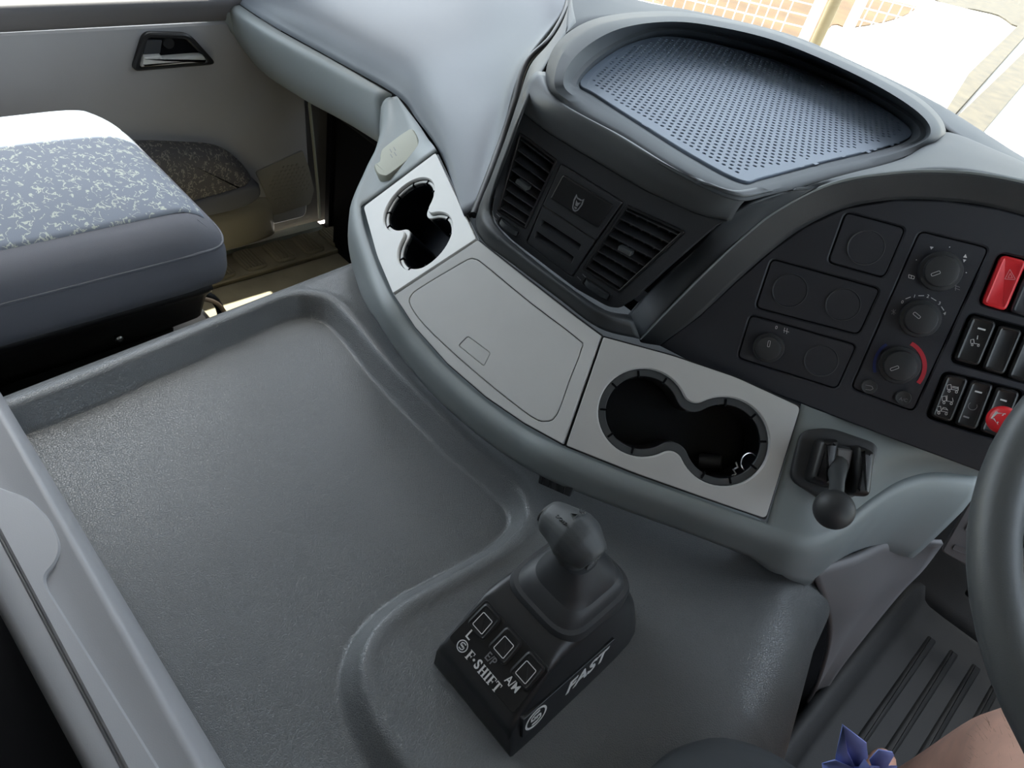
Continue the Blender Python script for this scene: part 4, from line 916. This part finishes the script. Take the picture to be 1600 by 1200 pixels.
# right flank lettering
plS = Pl((.3315, .34, .028), (1, 0, .27), (0, 1, 0))
v, f = join(s_logo(plS, (-.045, .004), .0115, .0012, 1.25)); mesh('emblem', v, f, 'white', gs, False, label='oval white S emblem on the right flank')
plate('badge_strip', plS, rnd([np.array(p) for p in ((-.062, -.011), (.072, -.014), (.072, .012), (-.062, .018))], .003), 'gearbase', gs, h0=-.004, h1=.0010, bev=.0004)
v, f = text_vf('FAST', plS, (.026, .001), .0185, 0, .0010, shear=.30, bold=.0005, sx=1.5); mesh('lettering', v, f, 'white', gs, False, label='slanted white lettering on the right flank')
# rubber boot: stepped tiers rising to the neck
def tier(cx, cy, z, hx, hy, r): return [np.array([p[0], p[1], z]) for p in rnd([(cx - hx, cy - hy), (cx + hx, cy - hy), (cx + hx, cy + hy), (cx - hx, cy + hy)], r, 8)]
cx, cy = .269, .390
T = [(cx, cy, .070, .047, .056, .030), (cx, cy, .086, .0465, .055, .030), (cx, cy, .0905, .045, .053, .030), (cx, cy, .0915, .041, .049, .028), (cx, cy + .001, .0955, .0395, .047, .028), (cx, cy + .002, .101, .037, .043, .027), (cx, cy + .002, .1035, .034, .040, .026),
     (cx, cy + .002, .1045, .0325, .0385, .025), (cx - .001, cy + .002, .112, .030, .035, .025), (cx - .002, cy, .119, .0265, .030, .025), (cx - .003, cy - .003, .127, .0215, .0235, .021), (cx - .004, cy - .005, .133, .0185, .0195, .0182)]
v, f = loft_vf([tier(*t) for t in T], False, True); mesh('boot', v, f, 'rubber', gs, True, 28, label='stepped black rubber boot')
# T-shaped grip
kz = .156
ga = at(856, 805, z=kz + .004); gb_ = at(928, 874, z=kz + .002)
mid_ = (ga + gb_) / 2 + np.array([0, 0, .004])
neck0 = np.array([cx - .004, cy - .006, .118])
prs = []
gx = np.linspace(0, 1, 15)
rad_ = np.interp(gx, [0, .04, .12, .3, .5, .68, .85, .96, 1], [.0140, .0168, .0180, .0205, .0250, .0248, .0195, .0172, .0150])
cen_ = [ga * (1 - t) + gb_ * t + np.array([0, 0, .005 * math.sin(math.pi * t)]) for t in gx]
prs.append(tube_vf(cen_, list(rad_), 24)); 
prs.append(tube_vf([neck0, neck0 * .6 + mid_ * .4, neck0 * .25 + mid_ * .75, mid_], [.0165, .0165, .018, .019], 24))
v, f = join(prs); grip = mesh('grip', v, f, 'knob', gs, True, 50, label='soft grey-black T-shaped grip')
md = grip.modifiers.new('merge', 'REMESH'); md.mode = 'VOXEL'; md.voxel_size = .0011; md.use_smooth_shade = True
md = grip.modifiers.new('soften', 'SMOOTH'); md.factor = .6; md.iterations = 6
ax = (gb_ - ga) / np.linalg.norm(gb_ - ga)
plE = Pl(gb_ + ax * .0006, ax); v, f = lathe_vf(plE, (0, 0), [(.0118, -.003), (.0118, .0008), (.0112, .0014), (.0100, .0010), (.0002, .0006)], 28); eb = mesh('end_button', v, f, 'knob', gs, True, 30, label='round button on the near end of the grip')
v, f = text_vf('A/M', plE, (0, 0), .008, 0, .001); mesh('button_mark', v, f, 'greyp', eb, False)
plE2 = Pl(ga - ax * .0006, -ax); v, f = lathe_vf(plE2, (0, 0), [(.0105, -.004), (.0105, .003), (.0095, .0042), (.0002, .0046)], 28); mesh('end_button', v, f, 'black', gs, True, 30, label='glossy black button on the far end of the grip')
plTp = Pl(mid_ + np.array([-.004, -.004, .0245]), (0, -.25, 1), ax)
v, f = join([plate_vf(plTp, strip2d([(-.004, .002), (.001, .006)], .0006), (), -.0015, .0004, 0), plate_vf(plTp, strip2d([(.001, .006), (.002, -.001)], .0006), (), -.0015, .0004, 0), plate_vf(plTp, strip2d([(.002, -.001), (-.004, .002)], .0006), (), -.0015, .0004, 0), text_vf('UP', plTp, (.002, .0105), .005, 0, -.0006, thick=.0008), text_vf('DOWN', plTp, (-.004, -.0085), .0045, 0, -.0022, thick=.0010)])
mesh('shift_mark', v, f, 'emboss', gs, False)

# ================================================================== STORAGE BOX behind the engine cover
sb = root('storage_box', 'pale grey plastic storage box edge with lidded top behind the engine cover', 'storage box', (-.1, -.02, FZ))
def yv(px, z): return at(px, 1200, z=z)[1]
pr_ = [(352, 612, -.02), (352, 612, .0), (350, 612, .008), (338, 618, .024), (326, 628, .030), (322, 634, .0325), (309, 646, .036), (300, 656, .0345), (262, 722, .0325), (250, 735, .031), (196, 832, .030), (193, 836, .026), (190, 841, .026), (187, 846, .031), (150, 922, .031), (138, 945, .027), (130, 958, .012), (129, 960, -.03), (129, 960, -.08)]
def lin(xb, yl, z): P0, P1 = at(0, yl, z=z), at(xb, 1200, z=z); return [P0 + (P1 - P0) * t for t in (-.12, 0, 1, 1.4)]
rows = [lin(*q) for q in pr_]
surf('box_body', rows, 'boxp', sb, 2, 1, th=.003, toward=(.3, .3, 1), sharp=70)
plX = Pl((0, 0, .030), (0, 0, 1), (1, 0, 0))
sm = lin(196, 832, .030); fl_ = lin(248, 802, .030)
lq = [sm[0][:2], sm[3][:2], fl_[3][:2]] + [at(a, b, z=.034)[:2] for a, b in ((74, 918), (70, 900), (90, 878), (97, 851), (80, 812), (44, 777), (4, 764), (-30, 748))] + [fl_[0][:2]]
lq = rnd(lq, [.004, .004, .004, .006, .006, .008, .012, .012, .012, .012, .012, .004], 4)
plate('lid', plX, lq, 'boxp', sb, h0=-.002, h1=.0055, bev=.0018, label='raised lid edge with a finger bulge')
rbox('gap_shade_box', (-.09, -.33, -.27), (.72, .76, .36), .01, 'deep', sb)  # near-black box stands in for the shade in the gap behind
# ================================================================== PASSENGER SEAT
ps = root('passenger_seat', 'grey passenger seat with pale squiggle patterned cushion', 'seat', (-.72, .1, FZ))
plSe = Pl((0, 0, 0), (0, 0, 1), (1, 0, 0))
sx0, sx1, sy0, sy1 = -.955, -.478, -.30, .455
so_ = rnd([np.array(p) for p in ((sx0, sy0), (sx1, sy0), (sx1 - .0, sy1 - .055), (sx1 - .05, sy1 - .01), (sx0 + .07, sy1 - .01), (sx0, sy1 - .06))], [.05, .05, .06, .05, .05, .06], 6)
ct = np.array([(sx0 + sx1) / 2, .08])
def shrink(o, s): return [ct + (q - ct) * s for q in o]
def rings(spec):
    out = []
    for ins, z in spec: out.append([np.array([q[0], q[1], z + (-.02 * max(0, (q[1] - .38) / .08))]) for q in (offset(ccw(dedup(so_)), ins) if ins < .05 else shrink(offset(ccw(dedup(so_)), .05), 1 - (ins - .05) * 3.2))])
    return out
v, f = loft_vf(rings([(.02, -.052), (.004, -.044), (0, -.028), (.0, .0), (.006, .024), (.018, .042), (.035, .053), (.05, .058), (.12, .064), (.2, .066), (.3, .067)]))
mesh('cushion', v, f, 'seatside', ps, True, 60)
ioff = [np.array([min(q[0], sx1 - .062), q[1] - .0]) for q in offset(ccw(dedup(so_)), .026)]
def dome(q, dz=0):
    d = min(np.hypot(*(np.array(offset(ccw(dedup(so_)), 0)) - q).T)); z = np.interp(d, [0, .006, .018, .035, .05, .09, .2], [.0, .022, .042, .053, .058, .062, .067])
    return z + (-.02 * max(0, (q[1] - .38) / .08)) + dz
rg = []
cI = np.mean(ioff, 0)
for s in (1.0, .985, .94, .85, .7, .5, .25, .05): rg.append([np.array([*(cI + (q - cI) * s), dome(cI + (q - cI) * s, .0008 if s == 1 else .0035)]) for q in ioff])
v, f = loft_vf(rg, False, True); mesh('cloth_top', v, f, 'pattern', ps, True, 60, label='patterned pale blue-grey cloth on the seat cushion')
seam = [np.array([q[0], q[1], .020 + (-.02 * max(0, (q[1] - .38) / .08))]) for q in offset(ccw(dedup(so_)), .0035)]
tube('seam', seam, .0022, 'seatside', ps, 6, True)
# steel pan, slanted suspension cover, floor bracket
rows = [[np.array([-.500, y, -.046]) for y in (-.3, 0, .2, .36, .395)], [np.array([-.494, y, -.062]) for y in (-.3, 0, .2, .36, .395)], [np.array([-.512, y, -.085]) for y in (-.3, 0, .2, .36, .39)], [np.array([-.53, y, z]) for y, z in ((-.3, -.16), (0, -.155), (.2, -.148), (.36, -.14), (.385, -.135))]]
surf('seat_pan', rows, 'black', ps, 3, 4, th=.01, toward=(0, .1, .2))
rbox('pan_body', (-.725, .05, -.10), (.38, .66, .08), .01, 'black', ps)
v = [np.array(p, float) for p in ((-.535, -.3, -.17), (-.535, .34, -.15), (-.535, .33, -.19), (-.535, .05, -.30), (-.535, -.3, -.33))]; v += [p + np.array([-.30, 0, 0]) for p in v]
mesh('suspension_arm', v, [(0, 1, 2, 3, 4), (9, 8, 7, 6, 5), (0, 5, 6, 1), (1, 6, 7, 2), (2, 7, 8, 3), (3, 8, 9, 4), (4, 9, 5, 0)], 'black', ps, False)
rbox('suspension_box', (-.72, .02, -.32), (.40, .60, .26), .02, 'deep', ps)
rbox('floor_bracket', (-.60, .38, FZ + .09), (.26, .17, .18), .012, 'pod', ps)
for (y, z) in ((.02, -.125), (.25, -.12)):
    v, f = lathe_vf(Pl((-.517, y, z), (1, 0, 0)), (0, 0), [(.006, -.004), (.006, .003), (.004, .005), (.0002, .005)], 10); mesh('bolt', v, f, 'chrome', ps)
v, f = lathe_vf(Pl((-.485, .43, FZ + .182), (0, 0, 1)), (0, 0), [(.007, -.01), (.007, .003), (.004, .005), (.0002, .005)], 10); mesh('bolt', v, f, 'chrome', ps)
for dx, r, m_ in ((0, .004, 'wiretan'), (-.02, .007, 'black'), (-.035, .004, 'wiretan')):
    b0 = np.array([-.55 + dx, .36, -.10]); tube('cable', spline([b0, b0 + (.01, .06, -.03), b0 + (.015, .075, -.10), b0 + (.01, .05, -.16), b0 + (0, .0, -.18)], 6), r, m_, ps, 8)
# backrest, behind the frame edge
rbox('backrest', (-.715, -.42, .35), (.46, .14, .72), .05, 'seatside', ps, seg=5)

# ================================================================== DRIVER SIDE: trim, floor mat, wheel
kt = surf('knee_trim', [
    [at(1268, 892, z=.02), at(1330, 873, z=.02), at(1394, 848, z=.02), at(1474, 850, z=.02)],
    [at(1294, 960, z=-.08), at(1335, 945, z=-.08), at(1385, 915, z=-.08), at(1442, 892, z=-.08)],
    [at(1295, 1015, z=-.20), at(1315, 1000, z=-.20), at(1345, 968, z=-.20), at(1402, 934, z=-.18)],
    [at(1276, 1078, z=-.33), at(1284, 1064, z=-.33), at(1296, 1046, z=-.33), at(1325, 1030, z=-.32)],
    [at(1262, 1100, z=-.43), at(1266, 1092, z=-.43), at(1272, 1082, z=-.43), at(1292, 1078, z=-.43)]], 'trim', None, 6, 6, th=.006)
tag(kt, 'mauve-grey moulded trim panel tapering down beside the driver footwell', 'trim panel')
box_obj('gap_shade_panel', (.41, .80, FZ), (.445, 1.45, .02), 'deep')  # near-black filler, shade of the gap beside the knee trim
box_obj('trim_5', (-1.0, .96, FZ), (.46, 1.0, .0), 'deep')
box_obj('gap_shade_sheet', (.43, .30, FZ), (1.09, 1.40, FZ + .006), 'deep')  # near-black sheet over the floor, darkens the gap as shade would
# steering column side cover right of the shelf
cc = root('column_cover', 'grey knee panel between the shelf end and steering wheel', 'trim panel', at(1520, 850, z=.02))
plCC = Pl(at(1510, 840, z=.055), dirn(20, 10))
ccp = plate('cover_panel', plCC, rnd(plCC.ps([(1470, 862), (1528, 760), (1640, 700), (1680, 900), (1560, 912)]), .006), 'trim', cc, h0=-.006, h1=0, bev=.002)
for q in ([(1487, 858), (1492, 850), (1526, 862), (1522, 872)], [(1507, 828), (1516, 812), (1524, 816), (1515, 833)]):
    Q_ = ccw(dedup(rnd(plCC.ps(q), .002))); plate('relief_mark', plCC, Q_, 'trim', ccp, holes=[offset(Q_, .0012)], h0=0, h1=.0012, bev=.0003)
# floor mat with raised rim and ribs
ml = [at(a, b, z=-.415)[:2] for a, b in ((1436, 886), (1640, 1015), (1640, 1180))]
mo_ = [np.array(ml[0]), np.array(ml[0]) + (.40, -.02), np.array((ml[0][0] + .42, .62)), np.array(at(1200, 1200, z=-.415)[:2]) + (-.0, -.12), np.array(at(1215, 1160, z=-.415)[:2])]
plN = Pl((0, 0, FZ), (0, 0, 1), (1, 0, 0))
fm = root('floor_mat', 'black ribbed rubber floor mat in the driver footwell', 'floor mat', (.75, 1.0, FZ))
mq = rnd(mo_, .075, 8)
v, f = ringloft(plN, mq, [(0, 0), (.0, .030), (.006, .036), (.020, .036), (.040, .018), (.05, .0135)]); mesh('tray', v, f, 'fmat', fm, True, 50)
d0 = mo_[4] - mo_[0]; d0 /= np.linalg.norm(d0); nn = np.array([-d0[1], d0[0]])
if nn[0] < 0: nn = -nn
for k in range(6):
    a_ = mo_[0] + nn * (.095 + k * .042) + d0 * (.12 - k * .01); b__ = a_ + d0 * .42
    if True:
        q = strip2d([a_, (a_ + b__) / 2, b__], .020); v, f = ringloft(plN, rnd(q, .006, 3), [(0, .010), (.003, .016), (.007, .018)]); mesh('rib', v, f, 'fmat', fm, True, 60)
# dark pedal box beyond the mat
pb_ = surf('pedal_bulkhead', [[np.array([x, 1.30, FZ]) for x in (.50, .7, .9, 1.1)], [np.array([x, 1.40, -.30]) for x in (.50, .7, .9, 1.1)], [np.array([x, 1.47, -.05]) for x in (.5, .7, .9, 1.1)], [np.array([x, 1.49, .2]) for x in (.5, .7, .9, 1.1)]], 'fmat', None, 3, 4, th=.01)
pb_['kind'] = 'structure'; pb_.name = 'trim_3'
pd = root('brake_pedal', 'dark pedal seen past the floor mat under the wheel', 'pedal', (.66, 1.30, FZ))
rbox('pedal_plate', (.68, 1.25, -.27), (.08, .02, .07), .006, 'black', pd); tube('pedal_arm', [(.68, 1.255, -.27), (.68, 1.33, -.1), (.68, 1.38, .05)], .012, 'black', pd, 8)
# steering wheel
SWc = np.array([.705, .619, .380]); tl = math.radians(30); plW = Pl(SWc, (0, -math.sin(tl), math.cos(tl)), (1, 0, 0))
sw = root('steering_wheel', 'dark grey steering wheel with thick foam rim at the right', 'steering wheel', SWc)
tube('rim', [plW.w((.235 * math.cos(t), .235 * math.sin(t))) for t in np.linspace(0, 2 * math.pi, 65)[:-1]], .0172, 'wheel', sw, 20, True)
v, f = ringloft(plW, rnd([np.array(p) for p in ((-.085, -.07), (.085, -.07), (.095, .06), (-.095, .06))], .03), [(0, -.06), (0, -.03), (.006, -.015), (.02, -.01)]); hub = mesh('hub', v, f, 'wheel', sw, True, 40)
for x, y in ((-1, -.28), (1, -.28)):
    d = np.array([x, y]); d /= np.linalg.norm(d)
    if x < 0: q = [np.array(p) for p in ((-.06, .03), (-.06, -.06), (-.150, -.085), (-.205, -.125), (-.222, -.075), (-.2255, -.030), (-.150, -.018))]
    else: q = [np.array(p) for p in ((.06, .03), (.06, -.06), (.150, -.085), (.205, -.125), (.222, -.075), (.2255, -.030), (.150, -.018))]
    v, f = ringloft(plW, rnd(q, .012), [(0, -.026), (0, -.012), (.004, -.006), (.009, -.004)]); mesh('spoke', v, f, 'wheel', sw, True, 50)
tube('column', [plW.w((0, 0), -.05), plW.w((0, .0), -.2), plW.w((0, 0), -.45)], .04, 'black', sw, 20)
# horn button on its stalk
st_ = root('column_stalk', 'black column stalk tipped with a red horn button behind the wheel', 'stalk', at(1575, 655, z=.30))
bq = at(1566, 656, z=.305); plHn = Pl(bq, CAM - bq + np.array([-.1, 0, 0]), (1, .25, 0))
v, f = lathe_vf(plHn, (0, 0), [(.009, -.012), (.0125, -.006), (.0132, 0), (.0125, .004), (.0095, .0072), (.005, .0085), (.0002, .0088)], 32); rb = mesh('horn_button', v, f, 'red', st_, True, 40, label='red round horn button')
c0 = np.array([-.0035, 0.0])
hp = [c0 + np.array(p) * .0011 for p in ((-3, 4), (-1.5, 3.2), (2.5, 5.2), (2.5, -4.6), (-1.5, -2.2), (-3, -3), (-3, 4))]
v, f = join([plate_vf(plHn, strip2d(hp, .0011), (), .0068, .0086, 0), plate_vf(plHn, strip2d([hp[2] + (.0008, .0006), hp[3] + (.0008, -.0006)], .0011), (), .0060, .0084, 0)]); mesh('horn_icon', v, f, 'white', rb, False)
tube('stalk_arm', [bq - plHn.n * .01, bq - plHn.n * .012 + np.array([.05, .02, -.01]), plW.w((-.03, 0), -.14)], .009, 'black', st_, 12)

# ================================================================== DRIVER'S SEAT, PERSON, BLUE CLOTH
dsr = root('driver_seat', 'dark ribbed driver seat cushion corner at the bottom of the view', 'seat', (.72, .1, FZ))
plDS = Pl((0, 0, 0), (0, 0, 1), (1, 0, 0))
dq = rnd([np.array(p) for p in ((.43, -.35), (.98, -.35), (.98, .41), (.92, .445), (.50, .445), (.43, .39))], .05, 6)
v, f = ringloft(plDS, dq, [(.03, .004), (.006, .008), (0, .02), (0, .04), (.006, .065), (.02, .082), (.036, .09), (.047, .093)]); mesh('cushion', v, f, 'dseat', dsr, True, 60)
v, f = join([tube_vf([(.47 + k * .0, .40, 0), (.47, .3, 0)], .0001, 3)])
rbox('seat_base', (.78, -.0, -.27), (.34, .55, .34), .03, 'deep', dsr)
pr = root('person', 'person with bare lower legs sitting in the driver seat, one knee in view', 'person', (.75, .2, FZ))
def leg_mesh():
    me = bpy.data.meshes.new('body')
    P = [((.80, .00, .215), .115), ((.74, .02, .215), .11), ((.715, .22, .195), .088), ((.700, .42, .158), .085), ((.686, .575, .118), .080), ((.686, .635, .055), .070), ((.688, .66, -.10), .060), ((.690, .72, -.25), .044), ((.690, .775, -.36), .034), ((.690, .785, -.405), .034), ((.690, .86, -.415), .028), ((.690, .93, -.42), .020),
         ((.88, .02, .19), .11), ((.92, .22, .185), .088), ((.94, .42, .15), .070), ((.95, .560, .085), .060), ((.955, .61, .025), .055), ((.96, .68, -.10), .056), ((.96, .76, -.25), .044), ((.96, .83, -.36), .034), ((.96, .845, -.405), .034), ((.96, .92, -.415), .028), ((.96, .985, -.42), .020),
         ((.80, -.06, .30), .13), ((.80, -.10, .44), .13)]
    E = [(i, i + 1) for i in range(11)] + [(0, 12)] + [(i, i + 1) for i in range(12, 22)] + [(0, 23), (23, 24)]
    me.from_pydata([p for p, r in P], E, []); me.update()
    o = bpy.data.objects.new('body', me); COL.objects.link(o); me.materials.append(M['skin'])
    o.parent = pr; o.location = -WL[pr.name]; WL[o.name] = np.zeros(3)
    md = o.modifiers.new('skin', 'SKIN'); sv = me.skin_vertices[0].data
    for i, (p, r) in enumerate(P): sv[i].radius = (r, r)
    sv[0].use_root = True; md.use_smooth_shade = True
    o.modifiers.new('sub', 'SUBSURF').levels = 2; o.modifiers['sub'].render_levels = 2
    return o
body = leg_mesh()
# fine leg hair along the visible knee and thigh
hv = []
rngh = random.Random(8)
for k in range(900):
    t = rngh.random(); th = rngh.uniform(-.2, math.pi + .6)
    a_, b__ = np.array((.700, .42, .158)), np.array((.686, .60, .105)); c = a_ * (1 - t) + b__ * t; r = .078 * (1 - t) + .072 * t
    d = np.array([math.cos(th), .25 * math.sin(th), math.sin(th)]); d /= np.linalg.norm(d); s = c + d * r * .93
    e = s + d * .008 + np.array([rngh.uniform(-.004, .004), rngh.uniform(.0, .008), rngh.uniform(-.004, .004)])
    side = np.cross(d, (0, 1, 0)) * .00018; hv.append(([s - side, s + side, e], [(0, 1, 2)]))
v, f = join(hv); hr = mesh('leg_hair', v, f, 'hair', pr, False); hr['kind'] = 'stuff'
v, f = join([tube_vf([(.78, -.02, .19), (.735, .1, .19), (.717, .2, .187)], [.12, .108, .102], 20), tube_vf([(.85, -.02, .19), (.90, .1, .19), (.918, .2, .187)], [.12, .108, .102], 20)]); mesh('shorts', v, f, 'shorts', pr, True, 60, label='dark shorts')
# crumpled blue satin cloth
bc_ = root('blue_cloth', 'crumpled blue satin cloth beside the driver knee at the bottom edge', 'cloth', at(1345, 1185, z=.095))
rngb = random.Random(3)
def fold(pxs, zs, nm='fold'):
    P = [at(a, b, z=z) for (a, b), z in zip(pxs, zs)]; N = len(P); c = sum(P) / N + np.array([0, 0, .006])
    V = P + [c]; Fc = [(i, (i + 1) % N, N) for i in range(N)]; o = mesh(nm, V, Fc, 'bluecloth', bc_, True, 30); solid(o, .0012); return o
fold([(1316, 1131), (1354, 1160), (1356, 1182), (1338, 1200), (1322, 1172)], [.155, .145, .125, .105, .125])
fold([(1316, 1131), (1322, 1172), (1338, 1204), (1302, 1210), (1306, 1178)], [.155, .125, .105, .10, .12])
fold([(1358, 1186), (1372, 1170), (1394, 1174), (1396, 1178), (1384, 1200), (1366, 1206)], [.12, .14, .14, .135, .115, .105])
fold([(1284, 1192), (1304, 1186), (1330, 1200), (1360, 1196), (1400, 1196), (1390, 1240), (1290, 1240)], [.11, .12, .115, .12, .11, .10, .10])
fold([(1340, 1200), (1350, 1186), (1366, 1206), (1352, 1216)], [.125, .13, .125, .115])

# ================================================================== OUTSIDE: ground, fence, beams
gr = box_obj('ground', (-60, -30, -1.86), (60, 90, -1.80), 'concrete')
def patch(name, pxs, m, lab, z0=-1.80, th=.02):
    P = [at(a, b, z=z0) for a, b in pxs]; pl = Pl((0, 0, z0), (0, 0, 1), (1, 0, 0)); q = [np.array(p[:2]) for p in P]
    o = plate(name, pl, spline(q, 3, True), m, None, h0=0, h1=th, bev=0); o['kind'] = 'structure'; return o
patch('earth_patch', [(1060, -40), (1040, 30), (1150, 60), (1262, 75), (1300, 40), (1330, 44), (1400, 30), (1440, 6), (1480, -40)], 'earth', '')
fd = np.array([.709, .705, 0]); fn = np.array([.705, -.709, 0])
fo0 = CAM + ray(1290, 40) / np.linalg.norm(ray(1290, 40)) * 3.3; fo0 = np.array([fo0[0], fo0[1], -1.80])
def fence(s0, s1, lab, z0=-.12):
    r = root('mesh_fence', lab, 'fence', fo0 + fd * (s0 + s1) / 2, None)
    z1 = 2.05; parts = []
    for k in range(int((s1 - s0 - .06) / .04)):
        p = fo0 + fd * (s0 + .04 + k * .04); parts.append(tube_vf([p + (0, 0, z0), p + (0, 0, z1)], .0027, 4))
    for k in range(int((z1 - z0) / .04) + 1):
        z = z0 + k * .04; parts.append(tube_vf([fo0 + fd * s0 + (0, 0, z) + fn * .003, fo0 + fd * s1 + (0, 0, z) + fn * .003], .0027, 4))
    v, f = join(parts); o = mesh('wire_mesh', v, f, 'fence', r, False); o['kind'] = 'stuff'
    for s in (s0, s1): tube('frame_tube', [fo0 + fd * s + (0, 0, .0), fo0 + fd * s + (0, 0, z1)], .022, 'fencepost', r, 10)
    for z in (z0, z1): tube('frame_rail', [fo0 + fd * s0 + (0, 0, z), fo0 + fd * s1 + (0, 0, z)], .016, 'fencepost', r, 8)
fence(.09, .62, 'pale wire mesh fence panel outside, right of the steel post', .19)
fence(-2.4, -.06, 'pale wire mesh fence panel outside, left of the steel post')
fpst = tube('fence_post', [fo0 + fd * .015 - fn * .05 + (0, 0, 0), fo0 + fd * .015 - fn * .05 + (0, 0, 2.2)], .022, 'beampost', None, 12); tag(fpst, 'tan steel post standing between the two mesh fence panels', 'post')
patch('asphalt_patch', [(1440, -60), (1462, 2), (1520, 16), (1560, 26), (1592, 44), (1640, 34), (1700, -60)], 'beam', '', th=.03)
def beam(a, b, w_, z0, z1, lab):
    A_, B2 = at(*a, z=z0), at(*b, z=z0); d = B2 - A_; d /= np.linalg.norm(d); A_ = A_ - d * 2; B2 = B2 + d * 3; nn = np.array([-d[1], d[0], 0]) * w_ / 2
    V = [A_ - nn, A_ + nn, B2 + nn, B2 - nn]; V += [p + np.array([0, 0, z1 - z0]) for p in V]
    o = mesh('steel_beam', V, [(3, 2, 1, 0), (4, 5, 6, 7), (0, 1, 5, 4), (1, 2, 6, 5), (2, 3, 7, 6), (3, 0, 4, 7)], 'beam', None, False); tag(o, lab, 'beam'); return o
beam((1484, 168), (1600, 46), .26, -1.80, -1.70, 'weathered steel beam on the sunlit ground, the one further left of two')
beam((1520, 192), (1600, 106), .36, -1.80, -1.70, 'wider weathered steel beam on the sunlit ground, the one further right')
